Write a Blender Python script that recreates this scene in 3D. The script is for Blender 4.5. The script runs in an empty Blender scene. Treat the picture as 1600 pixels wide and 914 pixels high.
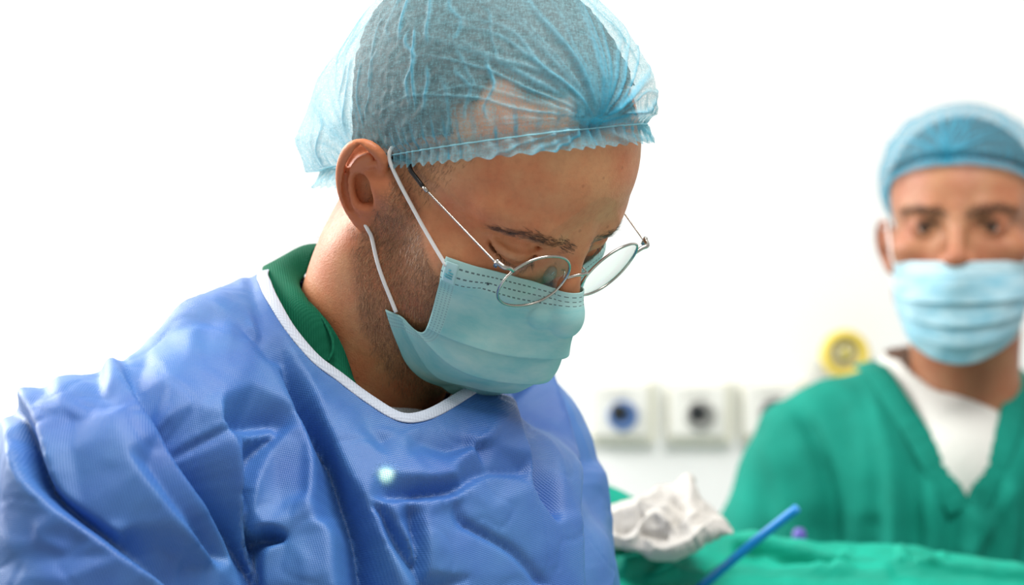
import bpy, bmesh, math, random
import numpy as np
from mathutils import Vector, Matrix
rng = np.random.default_rng(7)
random.seed(7)
SC = bpy.context.scene
COL = SC.collection
CAMZ = 1.55
FPX = 3111.0

# ------------------------------------------------------------------ camera, world, lights, exposure
cam_d = bpy.data.cameras.new('camera')
cam = bpy.data.objects.new('camera', cam_d)
COL.objects.link(cam)
cam.location = (0, 0, CAMZ)
cam.rotation_euler = (math.pi / 2, 0, 0)
cam_d.sensor_width = 36.0
cam_d.lens = FPX * 36.0 / 1600.0
cam_d.clip_start = 0.05
cam_d.dof.use_dof = True
cam_d.dof.focus_distance = 1.21
cam_d.dof.aperture_fstop = 4.6
SC.camera = cam

world = bpy.data.worlds.new('world')
SC.world = world
world.use_nodes = True
world.node_tree.nodes['Background'].inputs[0].default_value = (1.0, 0.985, 0.96, 1)
world.node_tree.nodes['Background'].inputs[1].default_value = 0.44

def area(name, loc, target, sx, sy, power, color=(1, 1, 1)):
    d = bpy.data.lights.new(name, 'AREA')
    d.shape = 'RECTANGLE'; d.size = sx; d.size_y = sy; d.energy = power; d.color = color
    o = bpy.data.objects.new(name, d); COL.objects.link(o)
    o.location = loc
    o.rotation_euler = (Vector(target) - Vector(loc)).to_track_quat('-Z', 'Y').to_euler()
    return o
area('window_daylight', (-1.75, 2.2, 2.45), (-0.15, 1.25, 1.45), 1.6, 1.3, 92, (1.0, 0.99, 0.97))
area('ceiling_light', (0.45, 0.75, 2.95), (0.2, 1.45, 1.2), 1.4, 0.8, 46, (1.0, 0.985, 0.96))
SC.view_settings.view_transform = 'Standard'
SC.view_settings.look = 'None'
SC.view_settings.exposure = 0.0
SC.view_settings.gamma = 1.0
SC.view_settings.use_curve_mapping = False

# ------------------------------------------------------------------ helpers
def WP(px, py, d):
    """metric point that the photograph shows at this pixel when it stands d metres away"""
    return np.array([(px - 800.0) / FPX * d, d, CAMZ + (457.0 - py) / FPX * d])

def to_px(p):
    p = np.asarray(p)
    return np.stack([800 + FPX * p[..., 0] / p[..., 1], 457 - FPX * (p[..., 2] - CAMZ) / p[..., 1]], -1)

def tag(o, label=None, cat=None, group=None, kind=None):
    if label: o['label'] = label
    if cat: o['category'] = cat
    if group: o['group'] = group
    if kind: o['kind'] = kind
    return o

def empty(name, loc, label=None, cat=None, group=None):
    o = bpy.data.objects.new(name, None); COL.objects.link(o)
    o.location = loc; o.empty_display_size = 0.05
    return tag(o, label, cat, group)

def mesh_obj(name, verts, faces, mat, parent=None, smooth=True, uv=None, attrs=None):
    verts = np.asarray(verts, dtype=np.float64)
    me = bpy.data.meshes.new(name)
    if isinstance(faces, np.ndarray) and faces.ndim == 2:
        n, k = faces.shape
        me.vertices.add(len(verts)); me.vertices.foreach_set('co', verts.astype(np.float32).ravel())
        me.loops.add(n * k); me.loops.foreach_set('vertex_index', faces.astype(np.int32).ravel())
        me.polygons.add(n)
        me.polygons.foreach_set('loop_start', np.arange(0, n * k, k, dtype=np.int32))
        me.update(calc_edges=True); me.validate()
    else:
        me.from_pydata([tuple(v) for v in verts], [], [tuple(int(i) for i in f) for f in faces])
    if uv is not None:
        ul = me.uv_layers.new(name='UVMap')
        li = np.empty(len(me.loops), dtype=np.int32); me.loops.foreach_get('vertex_index', li)
        ul.data.foreach_set('uv', np.asarray(uv, dtype=np.float32)[li].ravel())
    for nm, arr in (attrs or {}).items():
        a = me.attributes.new(nm, 'FLOAT', 'POINT')
        a.data.foreach_set('value', np.asarray(arr, dtype=np.float32))
    if smooth:
        me.polygons.foreach_set('use_smooth', np.ones(len(me.polygons), dtype=bool))
    if mat: me.materials.append(mat)
    o = bpy.data.objects.new(name, me); COL.objects.link(o)
    if parent:
        o.parent = parent
        o.matrix_parent_inverse = Matrix.Translation(parent.location).inverted()
    return o

def bm_obj(name, bm, mat, parent=None, smooth=False):
    me = bpy.data.meshes.new(name); bm.to_mesh(me); bm.free()
    if smooth: me.polygons.foreach_set('use_smooth', np.ones(len(me.polygons), dtype=bool))
    if mat: me.materials.append(mat)
    o = bpy.data.objects.new(name, me); COL.objects.link(o)
    if parent:
        o.parent = parent
        o.matrix_parent_inverse = Matrix.Translation(parent.location).inverted()
    return o

def grid_faces(nu, nv, wrap=False):
    """vertex (i,j) is i*nv+j; i along u, j along v"""
    iu = np.arange(nu if wrap else nu - 1); jv = np.arange(nv - 1)
    I, J = np.meshgrid(iu, jv, indexing='ij'); I2 = (I + 1) % nu
    return np.stack([I * nv + J, I2 * nv + J, I2 * nv + J + 1, I * nv + J + 1], -1).reshape(-1, 4)

def spline(pts, n, closed=False):
    """Catmull-Rom resampled evenly to n points"""
    P = np.asarray(pts, dtype=float); m = len(P)
    if closed: Q = np.concatenate([P[-1:], P, P[:2]])
    else: Q = np.concatenate([2 * P[:1] - P[1:2], P, 2 * P[-1:] - P[-2:-1]])
    out = []
    segs = m if closed else m - 1
    for i in range(segs):
        p0, p1, p2, p3 = Q[i], Q[i + 1], Q[i + 2], Q[i + 3]
        t = np.linspace(0, 1, 24, endpoint=False)[:, None]
        out.append(0.5 * (2 * p1 + (p2 - p0) * t + (2 * p0 - 5 * p1 + 4 * p2 - p3) * t ** 2 + (3 * p1 - p0 - 3 * p2 + p3) * t ** 3))
    out.append(P[:1] if closed else P[-1:])
    C = np.concatenate(out); s = np.r_[0, np.cumsum(np.linalg.norm(np.diff(C, axis=0), axis=1))]
    q = np.linspace(0, s[-1], n + (1 if closed else 0))
    if closed: q = q[:-1]
    return np.stack([np.interp(q, s, C[:, k]) for k in range(P.shape[1])], 1)

def tube(path, r, n=10, closed=False, cap=True):
    P = np.asarray(path, dtype=float); m = len(P)
    r = np.broadcast_to(np.asarray(r, dtype=float), (m,))
    if closed: Tn = np.roll(P, -1, 0) - np.roll(P, 1, 0)
    else: Tn = np.gradient(P, axis=0)
    Tn /= np.linalg.norm(Tn, axis=1)[:, None] + 1e-12
    ref = np.array([0.0, 0, 1]) if abs(Tn[0, 2]) < 0.9 else np.array([1.0, 0, 0])
    nrm = np.cross(Tn[0], ref); nrm /= np.linalg.norm(nrm)
    N = [nrm]
    for i in range(1, m):
        v = N[-1] - (N[-1] @ Tn[i]) * Tn[i]; N.append(v / (np.linalg.norm(v) + 1e-12))
    N = np.array(N); Bn = np.cross(Tn, N)
    a = np.linspace(0, 2 * np.pi, n, endpoint=False)
    V = P[:, None] + r[:, None, None] * (np.cos(a)[None, :, None] * N[:, None] + np.sin(a)[None, :, None] * Bn[:, None])
    V = V.reshape(-1, 3); F = []
    for i in range(m if closed else m - 1):
        i2 = (i + 1) % m
        for j in range(n):
            j2 = (j + 1) % n
            F.append((i * n + j, i * n + j2, i2 * n + j2, i2 * n + j))
    if cap and not closed:
        F.append(tuple(range(n - 1, -1, -1))); F.append(tuple((m - 1) * n + j for j in range(n)))
    return V, F

# ---- signed-distance sculpting
class Field:
    def __init__(s, lo, hi, h):
        s.lo = np.array(lo, float); s.h = h
        s.n = np.ceil((np.array(hi) - s.lo) / h).astype(int) + 1
        s.ax = [(s.lo[k] + h * np.arange(s.n[k])).astype(np.float32) for k in range(3)]
        s.v = np.full(s.n, 1.0, dtype=np.float32)
    def box(s, lo, hi):
        a = np.clip(np.floor((np.array(lo) - s.lo) / s.h).astype(int), 0, s.n)
        b = np.clip(np.ceil((np.array(hi) - s.lo) / s.h).astype(int) + 1, 0, s.n)
        return tuple(slice(a[k], b[k]) for k in range(3))
    def pts(s, sl):
        return (s.ax[0][sl[0]][:, None, None], s.ax[1][sl[1]][None, :, None], s.ax[2][sl[2]][None, None, :])
    def op(s, fn, lo, hi, k=0.0, sub=False, sym=False):
        pad = k + 4 * s.h
        rs = [(np.array(lo) - pad, np.array(hi) + pad)]
        if sym:
            l2, h2 = np.array(lo, float), np.array(hi, float)
            l2[0], h2[0] = -hi[0], -lo[0]
            if lo[0] - pad <= 0: rs = [(np.minimum(lo, l2) - pad, np.maximum(hi, h2) + pad)]
            else: rs.append((l2 - pad, h2 + pad))
        for a, b in rs:
            sl = s.box(a, b); x, y, z = s.pts(sl)
            if x.size == 0 or y.size == 0 or z.size == 0: continue
            d = fn(np.abs(x) if sym else x, y, z).astype(np.float32)
            cur = s.v[sl]
            if sub: d = -d; s.v[sl] = smax(cur, d, k)
            else: s.v[sl] = smin(cur, d, k)
    def ell(s, c, r, k=0.0, sub=False, sym=False, R=None):
        c = np.array(c, float); r = np.array(r, float); m = r.max() if R is not None else r
        def fn(x, y, z):
            dx, dy, dz = x - c[0], y - c[1], z - c[2]
            if R is not None:
                dx, dy, dz = (R[0][i] * dx + R[1][i] * dy + R[2][i] * dz for i in range(3))
            k0 = np.sqrt((dx / r[0]) ** 2 + (dy / r[1]) ** 2 + (dz / r[2]) ** 2)
            k1 = np.sqrt((dx / r[0] ** 2) ** 2 + (dy / r[1] ** 2) ** 2 + (dz / r[2] ** 2) ** 2)
            return k0 * (k0 - 1) / (k1 + 1e-9)
        s.op(fn, c - m, c + m, k, sub, sym)
    def cap(s, a, b, ra, rb, k=0.0, sub=False, sym=False, flat=None):
        a = np.array(a, float); b = np.array(b, float); rm = max(ra, rb); ba = b - a; L = ba @ ba
        def fn(x, y, z):
            t = np.clip(((x - a[0]) * ba[0] + (y - a[1]) * ba[1] + (z - a[2]) * ba[2]) / L, 0, 1)
            return np.sqrt((x - a[0] - t * ba[0]) ** 2 + (y - a[1] - t * ba[1]) ** 2 + (z - a[2] - t * ba[2]) ** 2) - (ra + (rb - ra) * t)
        s.op(fn, np.minimum(a, b) - rm, np.maximum(a, b) + rm, k, sub, sym)
    def sample(s, P):
        q = (np.asarray(P) - s.lo) / s.h
        q = np.clip(q, 0, np.array(s.n) - 1.001); i = q.astype(int); f = q - i
        out = 0
        for dx in (0, 1):
            for dy in (0, 1):
                for dz in (0, 1):
                    w = (f[..., 0] if dx else 1 - f[..., 0]) * (f[..., 1] if dy else 1 - f[..., 1]) * (f[..., 2] if dz else 1 - f[..., 2])
                    out = out + w * s.v[i[..., 0] + dx, i[..., 1] + dy, i[..., 2] + dz]
        return out
    def grad(s, P):
        P = np.asarray(P); e = s.h
        g = np.stack([s.sample(P + e * np.eye(3)[k]) - s.sample(P - e * np.eye(3)[k]) for k in range(3)], -1)
        return g / (np.linalg.norm(g, axis=-1, keepdims=True) + 1e-12)
    def mesh(s, smooth=2):
        v = s.v; ins = v < 0; n = s.n
        c = np.zeros(tuple(n - 1), dtype=np.int8)
        for dx in (0, 1):
            for dy in (0, 1):
                for dz in (0, 1):
                    c += ins[dx:n[0] - 1 + dx, dy:n[1] - 1 + dy, dz:n[2] - 1 + dz]
        act = (c > 0) & (c < 8); idx = np.argwhere(act)
        vid = np.full(tuple(n - 1), -1, dtype=np.int32); vid[act] = np.arange(len(idx))
        acc = np.zeros((len(idx), 3)); cnt = np.zeros(len(idx))
        corners = [(a, b, d) for a in (0, 1) for b in (0, 1) for d in (0, 1)]
        cv = {q: v[idx[:, 0] + q[0], idx[:, 1] + q[1], idx[:, 2] + q[2]] for q in corners}
        for q in corners:
            for k in range(3):
                if q[k] == 0:
                    q2 = tuple(q[m] + (1 if m == k else 0) for m in range(3))
                    a, b = cv[q], cv[q2]; cr = (a < 0) != (b < 0)
                    t = np.where(cr, a / (a - b + 1e-20), 0)
                    p = np.tile(np.array(q, float), (len(idx), 1)); p[:, k] += t
                    acc[cr] += p[cr]; cnt[cr] += 1
        V = s.lo + s.h * (idx + acc / cnt[:, None])
        F = []
        for k in range(3):
            a, b = [(1, 2), (2, 0), (0, 1)][k]
            s0 = [slice(None)] * 3; s1 = [slice(None)] * 3
            s0[k] = slice(0, n[k] - 1); s1[k] = slice(1, n[k])
            cr = ins[tuple(s0)] != ins[tuple(s1)]
            e = np.argwhere(cr)
            e = e[(e[:, a] > 0) & (e[:, b] > 0) & (e[:, a] < n[a] - 1) & (e[:, b] < n[b] - 1)]
            flip = ins[e[:, 0], e[:, 1], e[:, 2]]
            def g(da, db):
                q = e.copy(); q[:, a] -= da; q[:, b] -= db
                return vid[q[:, 0], q[:, 1], q[:, 2]]
            quad = np.stack([g(1, 1), g(0, 1), g(0, 0), g(1, 0)], 1)
            quad[~flip] = quad[~flip][:, ::-1]
            F.append(quad)
        F = np.concatenate(F); F = F[(F >= 0).all(1)]
        for _ in range(smooth): V = V + 0.5 * (lap(V, F) - V)
        return V, F

def lap(V, F):
    acc = np.zeros_like(V); cnt = np.zeros(len(V))
    for k in range(4):
        a, b = F[:, k], F[:, (k + 1) % 4]
        for d in range(3):
            acc[:, d] += np.bincount(a, V[b, d], len(V)) + np.bincount(b, V[a, d], len(V))
        cnt += np.bincount(a, minlength=len(V)) + np.bincount(b, minlength=len(V))
    return np.where(cnt[:, None] > 0, acc / np.maximum(cnt, 1)[:, None], V)

def smin(a, b, k):
    if k <= 0: return np.minimum(a, b)
    h = np.maximum(k - np.abs(a - b), 0) / k
    return np.minimum(a, b) - h * h * k * 0.25
def smax(a, b, k):
    if k <= 0: return np.maximum(a, b)
    h = np.maximum(k - np.abs(a - b), 0) / k
    return np.maximum(a, b) + h * h * k * 0.25

def vnormals(V, F):
    fn = np.cross(V[F[:, 2]] - V[F[:, 0]], V[F[:, 3]] - V[F[:, 1]])
    N = np.zeros_like(V)
    for k in range(4):
        for d in range(3): N[:, d] += np.bincount(F[:, k], fn[:, d], len(V))
    return N / (np.linalg.norm(N, axis=1)[:, None] + 1e-20)

def subdivide(V, F):
    """one level of linear quad subdivision"""
    n = len(V)
    E = np.concatenate([np.sort(F[:, [k, (k + 1) % 4]], 1) for k in range(4)])
    key = E[:, 0].astype(np.int64) * n + E[:, 1]
    uq, inv = np.unique(key, return_inverse=True)
    a, b = uq // n, uq % n
    Ve = 0.5 * (V[a] + V[b]); Vf = V[F].mean(1)
    m = len(F); ei = n + inv.reshape(4, m); fi = n + len(uq) + np.arange(m)
    out = [np.stack([F[:, k], ei[k], fi, ei[(k - 1) % 4]], 1) for k in range(4)]
    return np.concatenate([V, Ve, Vf]), np.concatenate(out)

def drop_unused(V, F, *extra):
    used = np.zeros(len(V), bool); used[F.ravel()] = True
    mp = np.cumsum(used) - 1
    return (V[used], mp[F]) + tuple(e[used] for e in extra)

def vnoise(P, scale, seed=0):
    """smooth value noise in 3D, about -1..1"""
    q = np.asarray(P, float) * scale + seed * 17.31; i = np.floor(q).astype(np.int64); f = q - i; f = f * f * (3 - 2 * f)
    def h(a, b, c):
        n = (a * 374761393 + b * 668265263 + c * 2147483647 + seed * 1274126177) & 0xffffffff
        n = ((n ^ (n >> 13)) * 1274126177) & 0xffffffff
        n = n ^ (n >> 16)
        return (n & 0xffff) / 32767.5 - 1
    out = 0
    for a in (0, 1):
        for b in (0, 1):
            for c in (0, 1):
                w = (f[..., 0] if a else 1 - f[..., 0]) * (f[..., 1] if b else 1 - f[..., 1]) * (f[..., 2] if c else 1 - f[..., 2])
                out = out + w * h(i[..., 0] + a, i[..., 1] + b, i[..., 2] + c)
    return out

def poly_dist(Q, line):
    """distance of 2D/3D points to a polyline, plus parameter along it 0..1 and side (2D)"""
    L = np.asarray(line, float); best = np.full(len(Q), 1e9); par = np.zeros(len(Q)); side = np.zeros(len(Q))
    seg = np.linalg.norm(np.diff(L, axis=0), axis=1); cs = np.r_[0, np.cumsum(seg)]
    for i in range(len(L) - 1):
        a, d = L[i], L[i + 1] - L[i]
        t = np.clip(((Q - a) @ d) / (d @ d), 0, 1)
        r = Q - a - t[:, None] * d; dist = np.linalg.norm(r, axis=1)
        m = dist < best
        best[m] = dist[m]; par[m] = (cs[i] + t[m] * seg[i]) / cs[-1]
        if L.shape[1] == 2: side[m] = np.sign(d[0] * r[m, 1] - d[1] * r[m, 0])
    return best, par, side

def sstep(a, b, x):
    t = np.clip((x - a) / (b - a), 0, 1); return t * t * (3 - 2 * t)

# ------------------------------------------------------------------ materials
def srgb(r, g, b):
    f = lambda c: (c / 255.0) / 12.92 if c <= 10.3 else (((c / 255.0) + 0.055) / 1.055) ** 2.4
    return (f(r), f(g), f(b), 1.0)

class NT:
    """small wrapper that writes node graphs"""
    def __init__(s, name):
        s.m = bpy.data.materials.new(name); s.m.use_nodes = True
        s.t = s.m.node_tree; s.bsdf = s.t.nodes['Principled BSDF']; s.out = s.t.nodes['Material Output']
    def n(s, typ, **kw):
        nd = s.t.nodes.new(typ)
        for k, v in kw.items():
            if k.startswith('i_'):
                key = k[2:]; key = int(key) if key.isdigit() else key.replace('_', ' ')
                s.put(nd.inputs[key], v)
            else: setattr(nd, k, v)
        return nd
    def put(s, sock, v):
        if isinstance(v, bpy.types.NodeSocket): s.t.links.new(v, sock)
        else: sock.default_value = v
    def math(s, op, a, b=0.0, c=0.0, clamp=False):
        nd = s.t.nodes.new('ShaderNodeMath'); nd.operation = op; nd.use_clamp = clamp
        for k, v in enumerate((a, b, c)): s.put(nd.inputs[k], v)
        return nd.outputs[0]
    def mix(s, f, a, b, typ='MIX'):
        nd = s.t.nodes.new('ShaderNodeMix'); nd.data_type = 'RGBA'; nd.blend_type = typ
        s.put(nd.inputs[0], f); s.put(nd.inputs[6], a); s.put(nd.inputs[7], b)
        return nd.outputs[2]
    def attr(s, name): return s.n('ShaderNodeAttribute', attribute_name=name).outputs['Fac']
    def coord(s, which='Object'): return s.n('ShaderNodeTexCoord').outputs[which]
    def mapping(s, vec, scale=(1, 1, 1), rot=(0, 0, 0), loc=(0, 0, 0)):
        return s.n('ShaderNodeMapping', i_Vector=vec, i_Scale=scale, i_Rotation=rot, i_Location=loc).outputs[0]
    def noise(s, vec, scale, detail=3.0, rough=0.5):
        return s.n('ShaderNodeTexNoise', i_Vector=vec, i_Scale=scale, i_Detail=detail, i_Roughness=rough).outputs['Fac']
    def ramp(s, f, p0, p1, c0=(0, 0, 0, 1), c1=(1, 1, 1, 1)):
        nd = s.t.nodes.new('ShaderNodeValToRGB'); s.put(nd.inputs[0], f)
        nd.color_ramp.elements[0].position = p0; nd.color_ramp.elements[0].color = c0
        nd.color_ramp.elements[1].position = p1; nd.color_ramp.elements[1].color = c1
        return nd.outputs[0]
    def bump(s, height, strength, dist=0.001, normal=None):
        nd = s.n('ShaderNodeBump', i_Height=height, i_Strength=strength, i_Distance=dist)
        if normal is not None: s.put(nd.inputs['Normal'], normal)
        return nd.outputs[0]
    def set(s, **kw):
        for k, v in kw.items(): s.put(s.bsdf.inputs[k.replace('_', ' ')], v)
        return s

def plain(name, col, rough=0.5, metal=0.0, **kw):
    t = NT(name); n = t.noise(t.coord(), 40.0, 2)
    t.set(Base_Color=t.mix(t.math('MULTIPLY', n, 0.12), col, (col[0] * .75, col[1] * .75, col[2] * .75, 1)), Roughness=rough, Metallic=metal, **kw)
    return t.m

def skin_material(name, base, red, dark, stubble):
    t = NT(name); co = t.coord()
    big = t.noise(co, 28.0, 4, .6); fine = t.noise(co, 240.0, 3, .6)
    c = t.mix(t.ramp(big, .35, .7), base, red)
    c = t.mix(t.math('MULTIPLY', t.ramp(fine, .45, .75), .18), c, dark)
    c = t.mix(t.attr('red'), c, red)
    c = t.mix(t.math('MULTIPLY', t.attr('beard'), t.ramp(t.noise(co, 900.0, 2), .25, .6), clamp=True), c, stubble)
    spots = t.n('ShaderNodeTexVoronoi', i_Vector=co, i_Scale=75.0).outputs['Distance']
    c = t.mix(t.math('MULTIPLY', t.ramp(spots, .06, .10, (1, 1, 1, 1), (0, 0, 0, 1)), .35), c, dark)
    pores = t.n('ShaderNodeTexVoronoi', i_Vector=co, i_Scale=900.0).outputs['Distance']
    h = t.math('ADD', t.math('MULTIPLY', pores, .5), t.noise(co, 330.0, 4))
    t.set(Base_Color=c, Roughness=t.math('MULTIPLY_ADD', fine, .2, .38), Normal=t.bump(h, .35, .0006))
    t.bsdf.inputs['Specular IOR Level'].default_value = .38
    t.bsdf.inputs['Subsurface Weight'].default_value = .12
    t.bsdf.inputs['Subsurface Radius'].default_value = (1.0, .35, .2)
    t.bsdf.inputs['Subsurface Scale'].default_value = .004
    return t.m
M_SKIN = skin_material('skin', srgb(208, 150, 106), srgb(202, 118, 78), srgb(140, 84, 58), srgb(96, 66, 48))
M_SKIN2 = skin_material('skin_fair', srgb(174, 122, 88), srgb(166, 98, 70), srgb(118, 72, 50), srgb(94, 66, 48))


# ------------------------------------------------------------------ the room
def slab(name, lo, hi, mat, kind='structure'):
    bm = bmesh.new(); bmesh.ops.create_cube(bm, size=1)
    for v in bm.verts: v.co = [(lo[k] + hi[k]) / 2 + v.co[k] * (hi[k] - lo[k]) for k in range(3)]
    o = bm_obj(name, bm, mat); o['kind'] = kind; return o
WALL_Y = 2.78
def wall_paint():
    t = NT('white_wall_paint'); co = t.coord(); n = t.noise(co, 3.0, 4)
    t.set(Base_Color=t.mix(n, srgb(246, 246, 245), srgb(240, 241, 239)), Roughness=.6, Normal=t.bump(t.noise(co, 160.0, 3), .15, .001)); return t.m
M_WALL = wall_paint()
slab('wall_back', (-3.0, WALL_Y, 0), (3.0, WALL_Y + .12, 3.2), M_WALL)
slab('floor', (-3.0, -1.0, -.05), (3.0, WALL_Y, 0), plain('floor_vinyl', srgb(196, 202, 200), .45))

# ------------------------------------------------------------------ heads
def build_head(h, zlo, neck, closed, extra=None):
    m = 1e-3
    F = Field((-0.104, -0.136, zlo), (0.104, 0.122, 0.150), h)
    def ell(c, r, k=0, **kw): F.ell(np.array(c) * m, np.array(r) * m, k * m, **kw)
    def cap(a, b, ra, rb, k=0, **kw): F.cap(np.array(a) * m, np.array(b) * m, ra * m, rb * m, k * m, **kw)
    ell((0, 14, 52), (75, 96, 80))                                   # skull
    ell((0, -28, 50), (64, 60, 62), 20)                              # forehead
    ell((0, -46, -14), (50, 44, 56), 22)                             # midface
    cap((24, -78, 40), (50, -60, 42), 11, 9, 12, sym=True)           # brow ridges
    cap((0, -82, 38), (0, -84, 34), 10, 9, 12)                       # glabella
    ell((46, -50, 0), (23, 26, 17), 14, sym=True)                    # cheekbones
    cap((56, -36, 3), (68, 2, 4), 9, 9, 12, sym=True)                # zygomatic arch
    cap((61, 0, -2), (56, 2, -50), 13, 13, 18, sym=True)             # jaw ramus
    cap((55, 0, -52), (17, -74, -84), 14, 13, 18, sym=True)          # jaw body
    ell((46, -34, -34), (19, 36, 36), 18, sym=True)                  # cheeks
    ell((0, -80, -86), (20, 15, 14), 14)                             # chin
    ell((0, -30, -62), (44, 46, 22), 18)                             # floor of mouth
    for a, b, ra, rb in neck: cap(a, b, ra, rb, 22)
    ell((33, -94, 21), (17, 15, 12), 12, sub=True, sym=True)         # eye sockets
    cap((0, -86, 30), (0, -106, -2), 7.5, 8.5, 9)                    # nose bridge
    ell((0, -109, -8), (10, 10, 9.5), 6)                             # nose tip
    ell((11.5, -98, -12), (8, 10, 8), 5, sym=True)                   # nose wings
    ell((0, -88, -36), (25, 12, 15), 10)                             # upper lip mound
    ell((0, -94, -38), (19, 6, 4), 4); ell((0, -93, -47), (17, 7, 5), 4)
    cap((-18, -98, -42), (18, -98, -42), 1.0, 1.0, 3, sub=True)
    ell((32.5, -69, 23), (16.5, 13.8, 12.5), 5, sym=True)              # lids over the eyeball
    if closed:
        # lowered upper lid with its crease and the lash line
        for pts, r, k in (([(48, -67, 22), (41, -78, 17.5), (32, -83, 15.5), (23, -82, 17), (17, -78, 20)], 1.3, 2.5),
                          ([(48, -69, 28), (41, -78, 27.5), (32, -82.5, 27.5), (23, -81, 26.5), (18, -78, 25)], .9, 3.5),
                          ([(47, -69, 31), (38, -79, 32), (28, -82, 31)], .7, 3.5)):
            P = spline(pts, 9)
            for a, b in zip(P[:-1], P[1:]): cap(a, b, r, r, k, sub=True, sym=True)
    else:
        cap((24, -84, 21), (40, -82, 21.5), 3.6, 3.2, 2, sub=True, sym=True)
    # ears, laid out in the plane of the auricle
    a = math.radians(25); o = np.array([76, 6, 0.0])
    eb = np.array([math.sin(a), math.cos(a), 0]); en = np.array([math.cos(a), -math.sin(a), 0]); eu = np.array([0, 0, 1.0])
    def ep(b, u, n=0): return o + eb * b + eu * u + en * n
    tl = math.radians(-32)
    R = np.stack([eb * math.cos(tl) - eu * math.sin(tl) * -1, eb * math.sin(-tl) + eu * math.cos(tl), en], 1)
    R = np.stack([eb * math.cos(tl) + eu * math.sin(tl), -eb * math.sin(tl) + eu * math.cos(tl), en], 1)
    def eell(b, u, n, r, k, sub=False): F.ell(ep(b, u, n) * m, np.array(r) * m, k * m, sub=sub, sym=True, R=R)
    cap(ep(2, 0, -16), ep(4, -1, -5), 15, 13, 8, sym=True)
    eell(6, -2, -3.4, (15.8, 26, 4.2), 4)
    hx = spline([(-3, 1), (0, 9), (1, 16), (3, 21.5), (9.6, 24.7), (17, 23), (22.2, 16.1), (22.6, 6), (19.6, -4.5), (14.6, -13.6), (8, -20.5), (0, -25.5), (-6, -27)], 26)
    nn = np.interp(np.linspace(0, 1, 26), [0, .1, .3, .6, 1], [-3, 0, 4.4, 4.4, .5]); rr = np.interp(np.linspace(0, 1, 26), [0, .2, .5, .8, 1], [2.4, 3.0, 3.3, 2.7, 2.6])
    for i in range(25): cap(ep(*hx[i], nn[i]), ep(*hx[i + 1], nn[i + 1]), rr[i], rr[i + 1], 2.2, sym=True)
    eell(4, -5, 4, (8.6, 11, 11), 3, sub=True)                        # concha
    eell(0, -11, 3, (5, 6, 7), 3, sub=True)
    eell(15, 18, 5.2, (4.2, 6, 5), 3, sub=True)
    for pl, r in ((spline([(11, 17), (15, 9), (16.2, 1), (13, -7), (8, -13.5), (1, -17), (-4, -14.5)], 14), 2.9), (spline([(6, 15.5), (11, 9), (15, 3)], 6), 2.2)):
        for i in range(len(pl) - 1): cap(ep(*pl[i], 2.2), ep(*pl[i + 1], 2.2), r, r, 1.6, sym=True)
    gr = spline([(19.2, 15), (19.4, 5), (16.6, -5), (11.5, -13.5), (5, -20)], 12)
    for i in range(11): cap(ep(*gr[i], 3.4), ep(*gr[i + 1], 3.4), 2.0, 2.0, 1.6, sub=True, sym=True)
    eell(-3.0, 4.5, 0.5, (4.0, 6.0, 5.0), 4)                             # tragus
    eell(-5, -14, .5, (4, 4, 3.6), 3)                                    # antitragus
    eell(-7, -22.5, -.5, (7.5, 7, 4.2), 4)                               # lobe
    if extra: extra(F, m)
    return F

HM = np.array([[0.6991, -0.5554, 0.4504], [0.7057, 0.434, -0.5601], [0.1156, 0.7094, 0.6953]])
_u, _s, _v = np.linalg.svd(HM); HM = _u @ _v
HS = 1.0164
HT = np.array([-0.02676667, 1.25994117, 0.06857558 + CAMZ])
def h2w(L): return (np.asarray(L) * HS) @ HM.T + HT
def w2h(Wp): return ((np.asarray(Wp) - HT) @ HM) / HS

NECK_BASE = WP(552, 605, 1.315)
nb = w2h(NECK_BASE) * 1e3
nm = w2h(WP(628, 432, 1.285)) * 1e3
HEAD = build_head(0.00125, -0.235, [((0, 30, 2), nm, 50, 52), (nm, nb, 52, 58)], True)
def hit(px, py, F=None, off=0.0, t0=0.9, t1=1.6):
    """where the sight line through this pixel meets the surgeon's skin (raised by off)"""
    F = F or HEAD
    d = np.array([(px - 800) / FPX, 1, (457 - py) / FPX]); c = np.array([0, 0, CAMZ]); t = t0
    for _ in range(400):
        p = w2h(c + d * t)
        if ((p < F.lo) | (p > F.lo + F.h * (F.n - 1))).any(): t += 0.004; continue
        s = float(F.sample(p)) - off
        if s < 1e-4: break
        t += min(max(s * .8, 2e-4), .01)
        if t > t1: return None
    return w2h(c + d * t)

person = empty('person', (NECK_BASE[0], NECK_BASE[1], 0.0),
    'surgeon in a blue gown bending forward in round glasses, sheer blue cap and face mask', 'person')
hv, hf = HEAD.mesh(1)
hn = vnormals(hv, hf)

# beard, blush and scalp regions as fields over the head
def beard_mask(L):
    ax = np.abs(L[:, 0]) * 1e3; y = L[:, 1] * 1e3; z = L[:, 2] * 1e3
    back = sstep(8, -6, y - np.minimum(6, 8 + 1.05 * (z + 33)))
    side = back * sstep(-6, 8, y - (-42 + 1.5 * z)) * sstep(24, 10, z) * sstep(36, 46, ax)
    jaw = back * sstep(-22, -38, z)
    mous = sstep(-8, -20, z) * sstep(-70, -84, y) * sstep(34, 22, ax)
    return np.clip(np.maximum(np.maximum(side, jaw), mous), 0, 1)
bm_ = beard_mask(hv)
earm = sstep(.0715, .077, np.abs(hv[:, 0])) * sstep(-.010, .0, hv[:, 1]) * sstep(.05, .035, np.abs(hv[:, 2] + .002))
bm_ = bm_ * (1 - earm)
red = np.clip(.75 * earm + .35 * sstep(.0, -.06, hv[:, 2]) * sstep(-.03, .02, hv[:, 1]) + .4 * np.exp(-((np.abs(hv[:, 0]) - .045) / .018) ** 2 - ((hv[:, 2] + .002) / .02) ** 2) * (hv[:, 1] < 0), 0, 1)
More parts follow.
